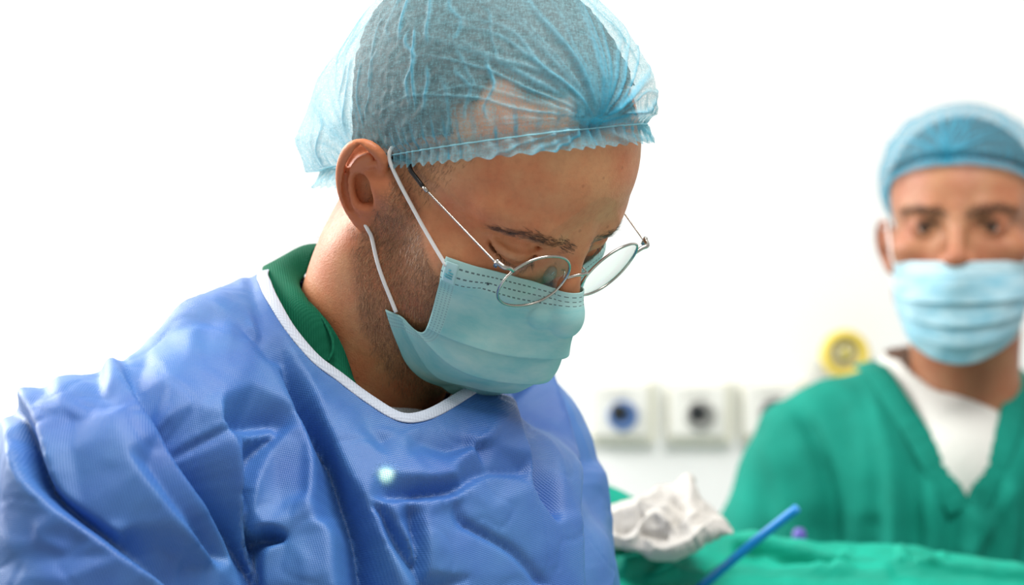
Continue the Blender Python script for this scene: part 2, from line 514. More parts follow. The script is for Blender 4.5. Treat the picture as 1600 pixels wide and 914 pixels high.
body = mesh_obj('body', h2w(hv), hf, M_SKIN, person, attrs={'beard': bm_ * .5, 'red': red})

# ------------------------------------------------------------------ surgeon's gown
LT = np.array([.70, .714, 0.0]); LT /= np.linalg.norm(LT)           # towards his left shoulder
FT = np.array([.714, -.70, 0.0]); FT /= np.linalg.norm(FT)          # the way his chest faces
UP = np.array([0, 0, 1.0])
TR = np.stack([LT, -FT, UP], 1)
RS = WP(178, 765, 1.17); LS = WP(758, 712, 1.43)
GOWN = Field((-.46, .90, CAMZ - .62), (.22, 1.68, CAMZ + .10), 0.004)
def gown_base(F):
    F.ell(NECK_BASE + np.array([-.02, .0, -.25]) + FT * .02, (.175, .125, .27), 0, R=TR)
    F.cap(WP(452, 572, 1.29), RS, .059, .059, .045)
    F.cap(WP(600, 620, 1.40), LS, .056, .058, .055)
    F.cap(WP(665, 830, 1.32), WP(750, 800, 1.40), .045, .040, .08)
    F.cap(WP(490, 590, 1.345), WP(500, 740, 1.36), .066, .08, .05)
    F.cap(WP(135, 790, 1.165), WP(75, 1330, 1.10), .060, .082, .05)
    F.cap(WP(776, 730, 1.43), WP(868, 1250, 1.40), .060, .078, .06)
    F.ell(NECK_BASE + np.array([0, 0, -.21]) + FT * .085, (.13, .07, .20), .08, R=TR)
gown_base(GOWN)
def ghit(px, py, off=0.0):
    d = np.array([(px - 800) / FPX, 1, (457 - py) / FPX]); c = np.array([0, 0, CAMZ]); t = 0.92
    while t < 1.66:
        s = float(GOWN.sample(c + d * t)) - off
        if s < 2e-4: return c + d * t
        t += min(max(s * .7, 4e-4), .02)
    return None
def gsnap(P, off=0.0, it=6):
    P = np.atleast_2d(np.asarray(P, float)).copy()
    for _ in range(it): P -= GOWN.grad(P) * (np.clip(GOWN.sample(P), -.03, .03) - off)[:, None] * .9
    return P

def fabric(name, base, dark, scale, rough=.5, weave=True, coord_attr=False, spec=.5, bumpd=.0004, strength=.5, trans=0.0):
    """cloth: fine embossed or woven relief, faint blotches"""
    t = NT(name)
    uv = t.coord('UV') if coord_attr else t.coord()
    blot = t.noise(t.coord(), 14.0, 4, .6)
    c = t.mix(t.ramp(blot, .3, .75), base, dark)
    mp = t.mapping(uv, (scale, scale, scale), (0, 0, .6))
    sep = t.n('ShaderNodeSeparateXYZ', i_Vector=mp)
    wx = t.math('SINE', sep.outputs[0]); wy = t.math('SINE', sep.outputs[1])
    w = t.math('MULTIPLY', wx, wy)
    fine = t.noise(uv, scale * .25, 3, .7)
    h = t.math('MULTIPLY_ADD', fine, .6, w)
    c = t.mix(t.math('MULTIPLY', t.ramp(w, .1, .8), .22 if weave else .08), c, dark)
    t.set(Base_Color=c, Roughness=rough, Normal=t.bump(h, strength, bumpd))
    t.bsdf.inputs['Specular IOR Level'].default_value = spec
    if trans:
        tr = t.n('ShaderNodeBsdfTranslucent', i_Color=c)
        mx = t.n('ShaderNodeMixShader', i_Fac=trans)
        t.t.links.new(t.bsdf.outputs[0], mx.inputs[1]); t.t.links.new(tr.outputs[0], mx.inputs[2])
        t.t.links.new(mx.outputs[0], t.out.inputs[0])
    return t.m
M_GOWN = fabric('gown_nonwoven', srgb(68, 118, 178), srgb(50, 94, 170), 4300, .47, False, True, .6, .00022, .5)
M_BAND = fabric('binding_white', srgb(206, 214, 226), srgb(186, 196, 214), 2600, .6, True, False, .4)
M_SCRUB = fabric('scrub_green', srgb(12, 108, 78), srgb(6, 88, 62), 3000, .8, True, False, .2)
M_TEE = fabric('tshirt_grey', srgb(205, 212, 214), srgb(188, 195, 198), 2500, .85, True, False, .2)

# neckline, on the surface of the gown
NL = [ghit(*q) for q in [(425, 470), (450, 512), (490, 560), (530, 590), (575, 624), (612, 648), (640, 656), (680, 645), (725, 618)]]
NL = [WP(408, 424, 1.285), WP(413, 442, 1.264)] + NL + [WP(762, 590, 1.285), WP(790, 555, 1.33), WP(770, 515, 1.375), WP(700, 470, 1.40), WP(600, 440, 1.405), WP(500, 425, 1.385), WP(430, 418, 1.335)]
NL = gsnap(spline(NL, 220, True))
for _ in range(4): NL = (np.roll(NL, 1, 0) + NL * 2 + np.roll(NL, -1, 0)) / 4

gv, gf = GOWN.mesh(3)
gv, gf = subdivide(gv, gf)
for _ in range(2): gv = gv + .5 * (lap(gv, gf) - gv)
gn = vnormals(gv, gf)
# folds: crease lines over the front of the gown (photo position, height in mm); the cloth is flat between them
CREASES = [
 [(195, 545, 5), (270, 512, 9), (335, 495, 8), (360, 510, 4), (395, 532, -1), (425, 560, -3)],
 [(190, 538, 1), (250, 490, 2), (300, 462, 3), (370, 426, 5), (386, 418, 8)], [(386, 420, 8), (384, 460, 3), (398, 520, 3)], [(392, 430, 0), (400, 480, -2), (418, 540, -2)],
 [(200, 562, 0), (280, 527, 2), (335, 512, 2)],
 [(193, 566, -2), (225, 620, -9), (262, 676, -12), (294, 730, -14), (330, 788, -14), (365, 840, -13), (384, 884, -13), (398, 925, -13)],
 [(180, 572, 3), (211, 626, 3), (248, 685, 3), (279, 738, 3), (317, 797, 3), (352, 848, 2), (373, 893, -1), (385, 925, -2)],
 [(351, 586, 4), (334, 647, 7), (345, 690, 9), (358, 737, 9), (370, 782, 8), (384, 841, 5), (396, 891, 2), (404, 925, 2)],
 [(351, 586, 5), (400, 610, 4), (455, 640, 5)], [(337, 664, 1), (373, 670, -5), (417, 665, -5), (442, 666, -1)], [(340, 678, 4), (375, 682, 2), (430, 680, 1)],
 [(443, 670, -2), (397, 713, -6), (369, 766, -10)], [(453, 668, 3), (407, 724, 4), (382, 782, 6), (388, 829, 5)],
 [(370, 766, -11), (377, 788, -13), (382, 817, -13), (391, 847, -13), (405, 925, -13)],
 [(388, 830, 5), (425, 827, 8), (462, 843, 5)], [(394, 843, -10), (420, 840, -12), (442, 844, -7)], [(460, 848, 5), (418, 864, 6), (411, 900, 4), (414, 925, 3)],
 [(436, 585, 2), (459, 645, 5), (480, 690, 7), (494, 737, 8), (489, 811, 8), (517, 832, 7), (521, 905, 7), (524, 935, 7)],
 [(425, 720, 3), (440, 780, 3), (450, 815, 7), (500, 818, 6)], [(470, 700, 5), (475, 770, 4)],
 [(432, 520, 0), (445, 550, -5), (470, 625, -15), (508, 705, -19), (535, 785, -19), (556, 850, -19), (572, 935, -19)],
 [(441, 514, 2), (462, 559, 3), (482, 599, 4), (498, 649, 5), (539, 737, 5), (577, 796, 5), (586, 823, 5), (613, 891, 4), (630, 935, 4)],
 [(551, 648, 3), (575, 672, 1), (595, 693, -1)], [(595, 693, -1), (625, 680, 3), (665, 668, 2)], [(560, 690, 4), (600, 720, 4), (650, 715, 3), (700, 728, 4)], [(655, 692, -1), (700, 705, -2), (742, 700, -1)], [(792, 648, 5), (752, 690, 6), (710, 724, 5)],
 [(585, 745, 5), (650, 752, 7), (700, 746, 6)], [(605, 782, -3), (660, 776, -4), (706, 769, -3), (735, 752, -1)], [(598, 793, 4), (657, 786, 5), (704, 779, 5), (726, 765, 4), (760, 750, 2), (815, 748, 2)], [(760, 742, -1), (815, 739, -1)],
 [(589, 800, -3), (619, 847, -6), (654, 894, -6), (664, 930, -6)], [(590, 815, 5), (600, 850, 5), (640, 915, 4)], [(603, 800, 5), (630, 835, 5), (648, 872, 3)], [(639, 806, -2), (648, 847, -6), (653, 885, -6)], [(655, 800, 4), (662, 840, 5), (668, 890, 3)],
 [(705, 792, 1), (716, 815, -2.5), (757, 840, -2.5), (800, 868, -2.5), (842, 915, -2)], [(714, 790, 2), (726, 812, 2), (764, 834, 2), (806, 861, 2), (850, 912, 2)], [(698, 800, 2), (708, 822, 2), (750, 847, 2), (794, 876, 2), (832, 920, 2)],
 [(792, 621, 5), (808, 680, 6), (820, 723, 6), (822, 763, 5), (861, 822, 5), (868, 893, 5), (870, 930, 5)], [(804, 625, -2), (824, 680, -5), (843, 735, -8), (852, 770, -8), (860, 806, -3)], [(838, 780, -3), (858, 812, -3)], [(850, 690, 2), (862, 738, 4), (868, 800, 4)],
 [(853, 585, 5), (873, 640, 7), (887, 707, 7), (891, 770, 7), (897, 900, 7), (899, 930, 7)], [(860, 588, -2), (883, 640, -6), (899, 702, -6), (905, 770, -6), (911, 890, -4), (915, 930, -4)],
 [(928, 742, 3), (918, 825, -4), (915, 880, -4)], [(938, 780, 3), (938, 850, 4), (945, 915, 3)],
 [(30, 717, 7), (47, 749, 8), (97, 794, 8), (165, 853, 8), (227, 903, 8), (250, 930, 8)], [(34, 630, 2), (40, 665, -6), (60, 729, -12), (93, 783, -11), (170, 841, -8), (237, 893, -7), (262, 925, -7)],
 [(36, 609, 12), (50, 652, 3), (75, 726, 5), (101, 775, 3), (180, 830, 1)],
 [(171, 658, 3), (183, 693, 5), (207, 737, 6), (254, 796, 6), (298, 847, 5), (352, 900, 2)], [(225, 728, 0), (272, 790, -1), (318, 848, -4), (335, 870, -5)], [(190, 812, 1), (250, 850, -2), (300, 885, -2)],
 [(95, 586, 4), (150, 558, 6)], [(153, 572, -3), (158, 600, -2), (168, 640, 0)], [(165, 560, 3), (172, 600, 3)], [(70, 610, 1), (95, 640, 2), (110, 655, -1), (160, 655, 2)],
 [(60, 810, 5), (55, 860, 3), (45, 905, 3)], [(66, 835, 6), (120, 845, 3)], [(110, 870, 3), (100, 910, 5)],
 [(265, 600, 2), (300, 580, 3), (320, 570, 3)], [(255, 650, -3), (285, 640, 2), (310, 640, 3)],
 [(18, 690, 3), (12, 760, 4), (20, 850, 3)], [(0, 720, 0), (-10, 800, 0), (-15, 920, 0)],
]
ANCH = [(110, 700, 1), (130, 790, 2), (120, 740, 1), (400, 560, 2), (300, 540, 4), (540, 690, 5), (640, 720, 4), (720, 680, 1), (770, 700, 3), (760, 800, 3), (700, 860, 3), (740, 900, 2), (820, 840, 3), (560, 620, 1), (500, 575, 0), (640, 665, 0), (720, 628, 0), (410, 440, 0), (425, 475, 0), (455, 520, 0)]
ANCH += [(x, y, 0) for x in range(-200, 1001, 100) for y in (360, 1020)] + [(-200, y, 0) for y in range(420, 1000, 80)] + [(1000, y, 0) for y in range(420, 1000, 80)] + [(x, 960, 0) for x in range(-150, 1000, 60)] + [(80, 540, 0), (0, 640, 0), (160, 500, 0), (260, 440, 0), (900, 600, 0), (930, 660, 0), (940, 720, 0), (970, 850, 0)]
from mathutils.geometry import delaunay_2d_cdt
cv_, ce_, chh = [], [], []
for L in CREASES:
    L = spline(np.array(L, float), 3 * len(L)) if len(L) > 2 else np.array(L, float)
    for i, p in enumerate(L):
        cv_.append(Vector((p[0], p[1]))); chh.append(p[2])
        if i: ce_.append((len(cv_) - 2, len(cv_) - 1))
for p in ANCH: cv_.append(Vector(p[:2])); chh.append(p[2])
ov, oe, of, orv, _oe, _of = delaunay_2d_cdt(cv_, ce_, [], 0, .01)
oh = np.array([np.mean([chh[i] for i in r]) if r else np.nan for r in orv]); oxy = np.array([tuple(v) for v in ov])
src_xy = np.array([tuple(v) for v in cv_])
for i in np.where(np.isnan(oh))[0]:
    dd = np.linalg.norm(src_xy - oxy[i], axis=1); k = np.argsort(dd)[:2]; oh[i] = np.mean(np.array(chh)[k])
GX0, GY0, GS = -200.0, 360.0, 2.0; HMAP = np.zeros((331, 601))
yy_, xx_ = np.mgrid[0:331, 0:601]; xx_ = GX0 + GS * xx_; yy_ = GY0 + GS * yy_
for t in of:
    A3, B3, C3 = (oxy[i] for i in t[:3]); den = (B3[1] - C3[1]) * (A3[0] - C3[0]) + (C3[0] - B3[0]) * (A3[1] - C3[1])
    if abs(den) < 1e-9: continue
    lo_ = np.minimum(np.minimum(A3, B3), C3); hi_ = np.maximum(np.maximum(A3, B3), C3)
    i0, i1 = int(max((lo_[0] - GX0) // GS, 0)), int(min((hi_[0] - GX0) // GS + 2, 601)); j0, j1 = int(max((lo_[1] - GY0) // GS, 0)), int(min((hi_[1] - GY0) // GS + 2, 331))
    X_, Y_ = xx_[j0:j1, i0:i1], yy_[j0:j1, i0:i1]
    w0 = ((B3[1] - C3[1]) * (X_ - C3[0]) + (C3[0] - B3[0]) * (Y_ - C3[1])) / den; w1 = ((C3[1] - A3[1]) * (X_ - C3[0]) + (A3[0] - C3[0]) * (Y_ - C3[1])) / den; w2 = 1 - w0 - w1
    m_ = (w0 >= -1e-6) & (w1 >= -1e-6) & (w2 >= -1e-6)
    HMAP[j0:j1, i0:i1][m_] = (w0 * oh[t[0]] + w1 * oh[t[1]] + w2 * oh[t[2]])[m_]
def blur(Hm, n):
    for _ in range(n):
        Hm = np.pad(Hm, 1, mode='edge'); Hm = (Hm[:-2] + 2 * Hm[1:-1] + Hm[2:]) / 4; Hm = (Hm[:, :-2] + 2 * Hm[:, 1:-1] + Hm[:, 2:]) / 4
    return Hm
HMAP = .6 * blur(HMAP, 2) + .4 * blur(HMAP, 12)
gp = to_px(gv)
facing = np.einsum('ij,ij->i', gn, (np.array([0, 0, CAMZ]) - gv) / np.linalg.norm(np.array([0, 0, CAMZ]) - gv, axis=1)[:, None])
vis = sstep(-.25, .15, facing)
disp = np.zeros(len(gv))
Q = gp + 3 * np.stack([vnoise(gv, 28, 3), vnoise(gv, 28, 4)], 1)
qx = np.clip((Q[:, 0] - GX0) / GS, 0, 599.0); qy = np.clip((Q[:, 1] - GY0) / GS, 0, 329.0); ix, iy = qx.astype(int), qy.astype(int); fx, fy = qx - ix, qy - iy
hs = HMAP[iy, ix] * (1 - fx) * (1 - fy) + HMAP[iy, ix + 1] * fx * (1 - fy) + HMAP[iy + 1, ix] * (1 - fx) * fy + HMAP[iy + 1, ix + 1] * fx * fy
disp += 1.6e-3 * hs * vis
# soft body of the cloth and fine crumples
disp += .0016 * vnoise(gv @ np.diag([1, 1, .55]), 20, 5) + .0004 * vnoise(gv, 70, 6)
cr = np.abs(vnoise(gv + .01 * np.stack([vnoise(gv, 40, 8)] * 3, 1), 34, 9))
disp += -.0006 * np.exp(-(cr / .06) ** 2)
crr = np.abs(vnoise(gv @ TR, 16, 12)); disp += .0010 * np.exp(-(crr / .07) ** 2) * vis
nd = np.min(np.linalg.norm(gv[:, None, :] - NL[None, ::5], axis=2), axis=1)
disp *= sstep(.0, .03, nd) * .85 + .15
gv = gv + gn * disp[:, None]
for _ in range(1): gv = gv + .35 * (lap(gv, gf) - gv)
# cut the neck opening
nc = NL.mean(0); _u, _s, vt = np.linalg.svd(NL - nc); nax = vt[2] * (1 if vt[2, 2] > 0 else -1)
def loop2(P): return np.stack([(P - nc) @ vt[0], (P - nc) @ vt[1]], -1)
def inside(P2, poly):
    x, y = P2[:, 0], P2[:, 1]; r = np.zeros(len(P2), bool); j = len(poly) - 1
    for i in range(len(poly)):
        xi, yi = poly[i]; xj, yj = poly[j]
        r ^= ((yi > y) != (yj > y)) & (x < (xj - xi) * (y - yi) / (yj - yi + 1e-12) + xi); j = i
    return r
hole = inside(loop2(gv), loop2(NL)) & (((gv - nc) @ nax) > -.09)
gf = gf[~hole[gf].any(1)]
_q = gv - NECK_BASE; guv = np.stack([.22 * np.arctan2(_q @ LT, _q @ FT + .12), gv[:, 2]], 1)
gv, gf, guv = drop_unused(gv, gf, guv)
gown = mesh_obj('gown', gv, gf, M_GOWN, person, uv=guv)
gown['label'] = 'blue nonwoven surgical gown'
sm = gown.modifiers.new('thickness', 'SOLIDIFY'); sm.thickness = .0008; sm.offset = -1

def ribbon(name, path, across, nrm, w, th, mat, parent, closed=True, inset=0.0):
    n = len(path); V = []
    prof = [(-.5, 0), (-.42, 1), (0, 1.25), (.42, 1), (.5, 0), (.42, -1), (-.42, -1)]
    for a, b in prof: V.append(path + across * (a * w + inset) + nrm * (b * th))
    V = np.stack(V, 1).reshape(-1, 3); k = len(prof); F = []
    for i in range(n if closed else n - 1):
        i2 = (i + 1) % n
        for j in range(k): F.append((i * k + j, i * k + (j + 1) % k, i2 * k + (j + 1) % k, i2 * k + j))
    return mesh_obj(name, V, F, mat, parent)
tn = np.roll(NL, -1, 0) - np.roll(NL, 1, 0); tn /= np.linalg.norm(tn, axis=1)[:, None]
gnn = GOWN.grad(NL); gnn -= np.einsum('ij,ij->i', gnn, tn)[:, None] * tn; gnn /= np.linalg.norm(gnn, axis=1)[:, None]
acr = np.cross(tn, gnn); acr *= np.sign(np.einsum('ij,ij->i', acr, nc - NL))[:, None]
band = ribbon('neck_binding', NL + gnn * .0006, acr, gnn, .0078, .0006, M_BAND, gown, True, 0.0005)
band['label'] = 'white neck binding'

# green scrub collar and grey shirt inside the gown
def nhit(px, py, off): return h2w(hit(px, py, off=off))
def skin_out(Wp, gap, F=None, it=8):
    F = F or HEAD; L = w2h(Wp)
    for _ in range(it):
        d = F.sample(L); d = np.where(((L < F.lo) | (L > F.lo + F.h * (F.n - 1))).any(-1), 1, d)
        push = np.clip(gap - d, 0, .01)
        L = L + F.grad(L) * push[:, None]
    return h2w(L)
def loft(name, inner, outer, mat, parent, n=160, m=14, arch=.006, rim=.0008, closed=True, gap=.003):
    A = spline(inner, n, closed); B = spline(outer, n, closed); t = np.linspace(0, 1, m)
    V = A[:, None] * (1 - t)[None, :, None] + B[:, None] * t[None, :, None]
    V[:, :, 2] += arch * np.sin(np.pi * t)[None]
    V += (.0012 * vnoise(V, 45, 31))[..., None] * np.array([.5, -.6, .6])
    V = skin_out(V.reshape(-1, 3), gap).reshape(V.shape)
    o = mesh_obj(name, V.reshape(-1, 3), grid_faces(n, m, closed), mat, parent)
    s = o.modifiers.new('thickness', 'SOLIDIFY'); s.thickness = rim * 2; s.offset = 0
    return o
inner = [WP(620, 405, 1.39), WP(560, 395, 1.355), WP(500, 386, 1.318), WP(478, 440, 1.297), nhit(482, 470, .004), nhit(512, 502, .004), nhit(536, 540, .004), nhit(553, 597, .004), WP(575, 650, 1.252), WP(640, 695, 1.26), WP(700, 655, 1.30), WP(715, 560, 1.36), WP(690, 470, 1.40)]
outer = [WP(600, 435, 1.43), WP(500, 432, 1.40), WP(420, 416, 1.322), WP(413, 440, 1.285), WP(440, 500, 1.25), WP(462, 535, 1.24), WP(495, 580, 1.235), WP(545, 622, 1.228), WP(592, 664, 1.222), WP(660, 698, 1.222), WP(735, 645, 1.265), WP(780, 575, 1.345), WP(740, 490, 1.42)]
collar = loft('scrub_collar', inner, outer, M_SCRUB, person, arch=.007)
collar['label'] = 'green scrub collar'
seam = np.array([WP(466, 458, 1.266), WP(500, 492, 1.245), WP(518, 525, 1.236), WP(520, 548, 1.232), WP(512, 566, 1.230)])
v, f = tube(spline(seam, 40), .0011, 6)
mesh_obj('seam', v, f, M_SCRUB, collar)
tee = loft('undershirt', [WP(560, 600, 1.262), nhit(595, 632, .003), nhit(637, 638, .003), WP(690, 633, 1.285), WP(720, 560, 1.37), WP(620, 440, 1.40), WP(500, 440, 1.35), WP(500, 530, 1.27)],
     [WP(560, 650, 1.252), WP(595, 690, 1.245), WP(637, 700, 1.24), WP(700, 690, 1.28), WP(745, 600, 1.38), WP(620, 500, 1.43), WP(470, 500, 1.37), WP(500, 590, 1.262)], M_TEE, person, arch=.0)
tee['label'] = 'pale grey shirt under the scrub collar'

# ------------------------------------------------------------------ hair, beard and brows of the surgeon
def pxx(px, py, x):
    """head-space point on the sight line of a pixel at sideways position x (mm)"""
    d = np.array([(px - 800) / FPX, 1, (457 - py) / FPX]); o = w2h(np.array([0, 0, CAMZ])); dl = d @ HM / HS
    return o + dl * ((x * 1e-3 - o[0]) / dl[0])
RIM_N = np.array([0, .753, .658]); RIM_D = .0217                       # plane of the cap's elastic, head space
def rim_h(L): return L @ RIM_N - RIM_D
def strand_mat(name, c0, c1):
    t = NT(name); t.set(Base_Color=t.mix(t.attr('tone'), c0, c1), Roughness=.45); return t.m
def strands(name, roots, normals, flow, length, width, lift, mat, parent, to_world, seed=1, curl=.3):
    r = np.random.default_rng(seed); n = len(roots)
    flow = flow - np.einsum('ij,ij->i', flow, normals)[:, None] * normals
    flow += r.normal(0, curl, flow.shape); flow -= np.einsum('ij,ij->i', flow, normals)[:, None] * normals * .7
    flow /= np.linalg.norm(flow, axis=1)[:, None]
    ln = length * r.uniform(.6, 1.25, n)
    side = np.cross(normals, flow); side /= np.linalg.norm(side, axis=1)[:, None]
    V = []
    for k, t in enumerate((0, .5, 1)):
        p = roots + flow * (ln * t)[:, None] + normals * (lift * ln * (t - .45 * t * t) - .0003 * (t == 0))[:, None]
        wd = width * (1, .8, .15)[k]
        V += [p - side * wd / 2, p + side * wd / 2]
    V = np.stack(V, 1); i = np.arange(n)[:, None] * 6
    Fq = np.concatenate([i + np.array([[0, 1, 3, 2]]), i + np.array([[2, 3, 5, 4]])])
    tone = np.repeat(r.uniform(0, 1, n), 6)
    return mesh_obj(name, to_world(V.reshape(-1, 3)), Fq, mat, parent, attrs={'tone': tone})
def scatter(V, F, N, mask, n, seed):
    r = np.random.default_rng(seed)
    q = V[F]; ar = np.linalg.norm(np.cross(q[:, 2] - q[:, 0], q[:, 3] - q[:, 1]), axis=1) * mask[F].mean(1)
    k = r.choice(len(F), n, p=ar / ar.sum())
    a, b = r.uniform(size=(2, n, 1))
    P = q[k, 0] * (1 - a) * (1 - b) + q[k, 1] * a * (1 - b) + q[k, 2] * a * b + q[k, 3] * (1 - a) * b
    nn = N[F[k]].mean(1); return P, nn / np.linalg.norm(nn, axis=1)[:, None]
M_BEARD = strand_mat('beard_hair', srgb(104, 70, 46), srgb(196, 146, 104))
M_BROW = strand_mat('brow_hair', srgb(66, 46, 36), srgb(112, 80, 60))
M_HAIR = plain('scalp_hair', srgb(62, 52, 48), .7)
near = sstep(.012, -.004, hv[:, 0])
ax = np.abs(hv[:, 0]) * 1e3; yy = hv[:, 1] * 1e3; zz = hv[:, 2] * 1e3
P, N = scatter(hv, hf, hn, bm_ ** 1.3 * (1 - earm) * sstep(.0775, .0745, np.abs(hv[:, 0])), 17000, 3)
fl = np.tile(np.array([0, -.25, -1.0]), (len(P), 1)); fl[:, 1] += sstep(-.03, -.06, P[:, 2]) * -.5
beard = strands('beard', P, N, fl, .0048, .00022, .45, M_BEARD, person, h2w, 4, .35)
tag(beard, 'short reddish brown beard', kind='stuff')
# sideburn and nape, short
sb = sstep(.050, .06, np.abs(hv[:, 0])) * sstep(.004, -.006, hv[:, 1]) * sstep(-.034, -.016, hv[:, 1] + .3 * (hv[:, 2] - .03)) * (1 - earm) * sstep(.012, .024, hv[:, 2]) * sstep(.008, -.006, rim_h(hv))
npm = sstep(.0, .03, hv[:, 1]) * sstep(-.004, -.02, rim_h(hv)) * sstep(-.055, -.03, rim_h(hv)) * (1 - earm)
P, N = scatter(hv, hf, hn, np.clip(sb * 1.2 + npm * .25, 0, 1), 2600, 5)
fl = np.tile(np.array([0, -.1, -1.0]), (len(P), 1))
tag(strands('sideburn', P, N, fl, .0045, .0002, .3, M_BEARD, person, h2w, 6, .3), 'short sideburn and nape hair', kind='stuff')
for sgn in (-1, 1):
    d, par, _ = poly_dist(np.stack([-sgn * hv[:, 0], hv[:, 2]], 1) * -1e3 * np.array([1, -1]), [(9, 35.5), (22, 39), (38, 40.5), (53, 35)])
    bmask = np.exp(-(d / np.interp(par, [0, .5, 1], [3.8, 3.4, 2.0])) ** 2) * (hv[:, 1] < -.05)
    bmask[bmask < .12] = 0
    P, N = scatter(hv, hf, hn, bmask, 480, 8)
    fl = np.stack([np.full(len(P), sgn * 1.0), np.full(len(P), .25), np.interp(np.abs(P[:, 0]), [.01, .03, .05], [.35, .2, -.35])], 1)
    tag(strands('eyebrow', P, N, fl, .0066, .00022, .2, M_BROW, person, h2w, 9, .18), kind='stuff')
    lash = spline([(48, -67, 21.5), (41, -78, 17), (32, -83.6, 15), (23, -82.2, 16.5), (18, -79, 19.5)], 90) * 1e-3
    lash[:, 0] *= sgn; N = HEAD.grad(lash); fl = N * .8 + np.array([0, -.2, -1.0]) + np.stack([sgn * (np.abs(lash[:, 0]) - .03) * 20, 0 * lash[:, 0], 0 * lash[:, 0]], 1)
    strands('eyelashes', np.repeat(lash, 2, 0), np.repeat(N, 2, 0), np.repeat(fl, 2, 0), .0055, .00022, .7, M_BROW, person, h2w, 10, .15)
# scalp hair: a thin coat over the skull with receding temples
rec = h2w(hit(800, 158)); rec = w2h(rec)
dm = np.linalg.norm((np.abs(hv) * [1, 0, 0] + hv * [0, 1, 1]) - np.abs(rec) * [1, 0, 0] - rec * [0, 1, 1], axis=1)
scalp = (rim_h(hv) > .005 + .002 * vnoise(hv, 90, 2)) & ~((dm < .036) & (rim_h(hv) < .022)) & (dm > .015 + .010 * vnoise(hv, 55, 3)) & (np.abs(hv[:, 0]) < .0785)
sf = hf[scalp[hf].all(1)]
sv, sf, s_n = drop_unused(hv, sf, hn)
sv = sv + s_n * (.0035 + .0012 * vnoise(sv, 260, 4))[:, None]
mesh_obj('hair', h2w(sv), sf, M_HAIR, person)

# ------------------------------------------------------------------ bouffant caps
def cap_material(name, base, alpha):
    t = NT(name); co = t.coord()
    fib = t.noise(t.mapping(co, (900, 250, 250), (.3, .5, .2)), 1.0, 4, .75)
    fib2 = t.noise(t.mapping(co, (250, 250, 900), (.2, .9, .4)), 1.0, 4, .75)
    f = t.math('ADD', t.ramp(fib, .42, .66), t.ramp(fib2, .42, .66))
    a = t.math('ADD', t.math('MULTIPLY_ADD', f, .20, alpha), t.math('MULTIPLY', t.attr('pleat'), .6), clamp=True)
    a = t.math('MINIMUM', a, .97)
    deep = srgb(36, 172, 208)
    c = t.mix(t.attr('pleat'), base, deep)
    t.set(Base_Color=c, Roughness=.55)
    tr = t.n('ShaderNodeBsdfTranslucent', i_Color=c); mx = t.n('ShaderNodeMixShader', i_Fac=.35)
    t.t.links.new(t.bsdf.outputs[0], mx.inputs[1]); t.t.links.new(tr.outputs[0], mx.inputs[2])
    tp = t.n('ShaderNodeBsdfTransparent'); m2 = t.n('ShaderNodeMixShader', i_Fac=a)
    t.t.links.new(tp.outputs[0], m2.inputs[1]); t.t.links.new(mx.outputs[0], m2.inputs[2])
    t.t.links.new(m2.outputs[0], t.out.inputs[0])
    return t.m
M_CAP = cap_material('cap_nonwoven', srgb(150, 212, 224), .17)

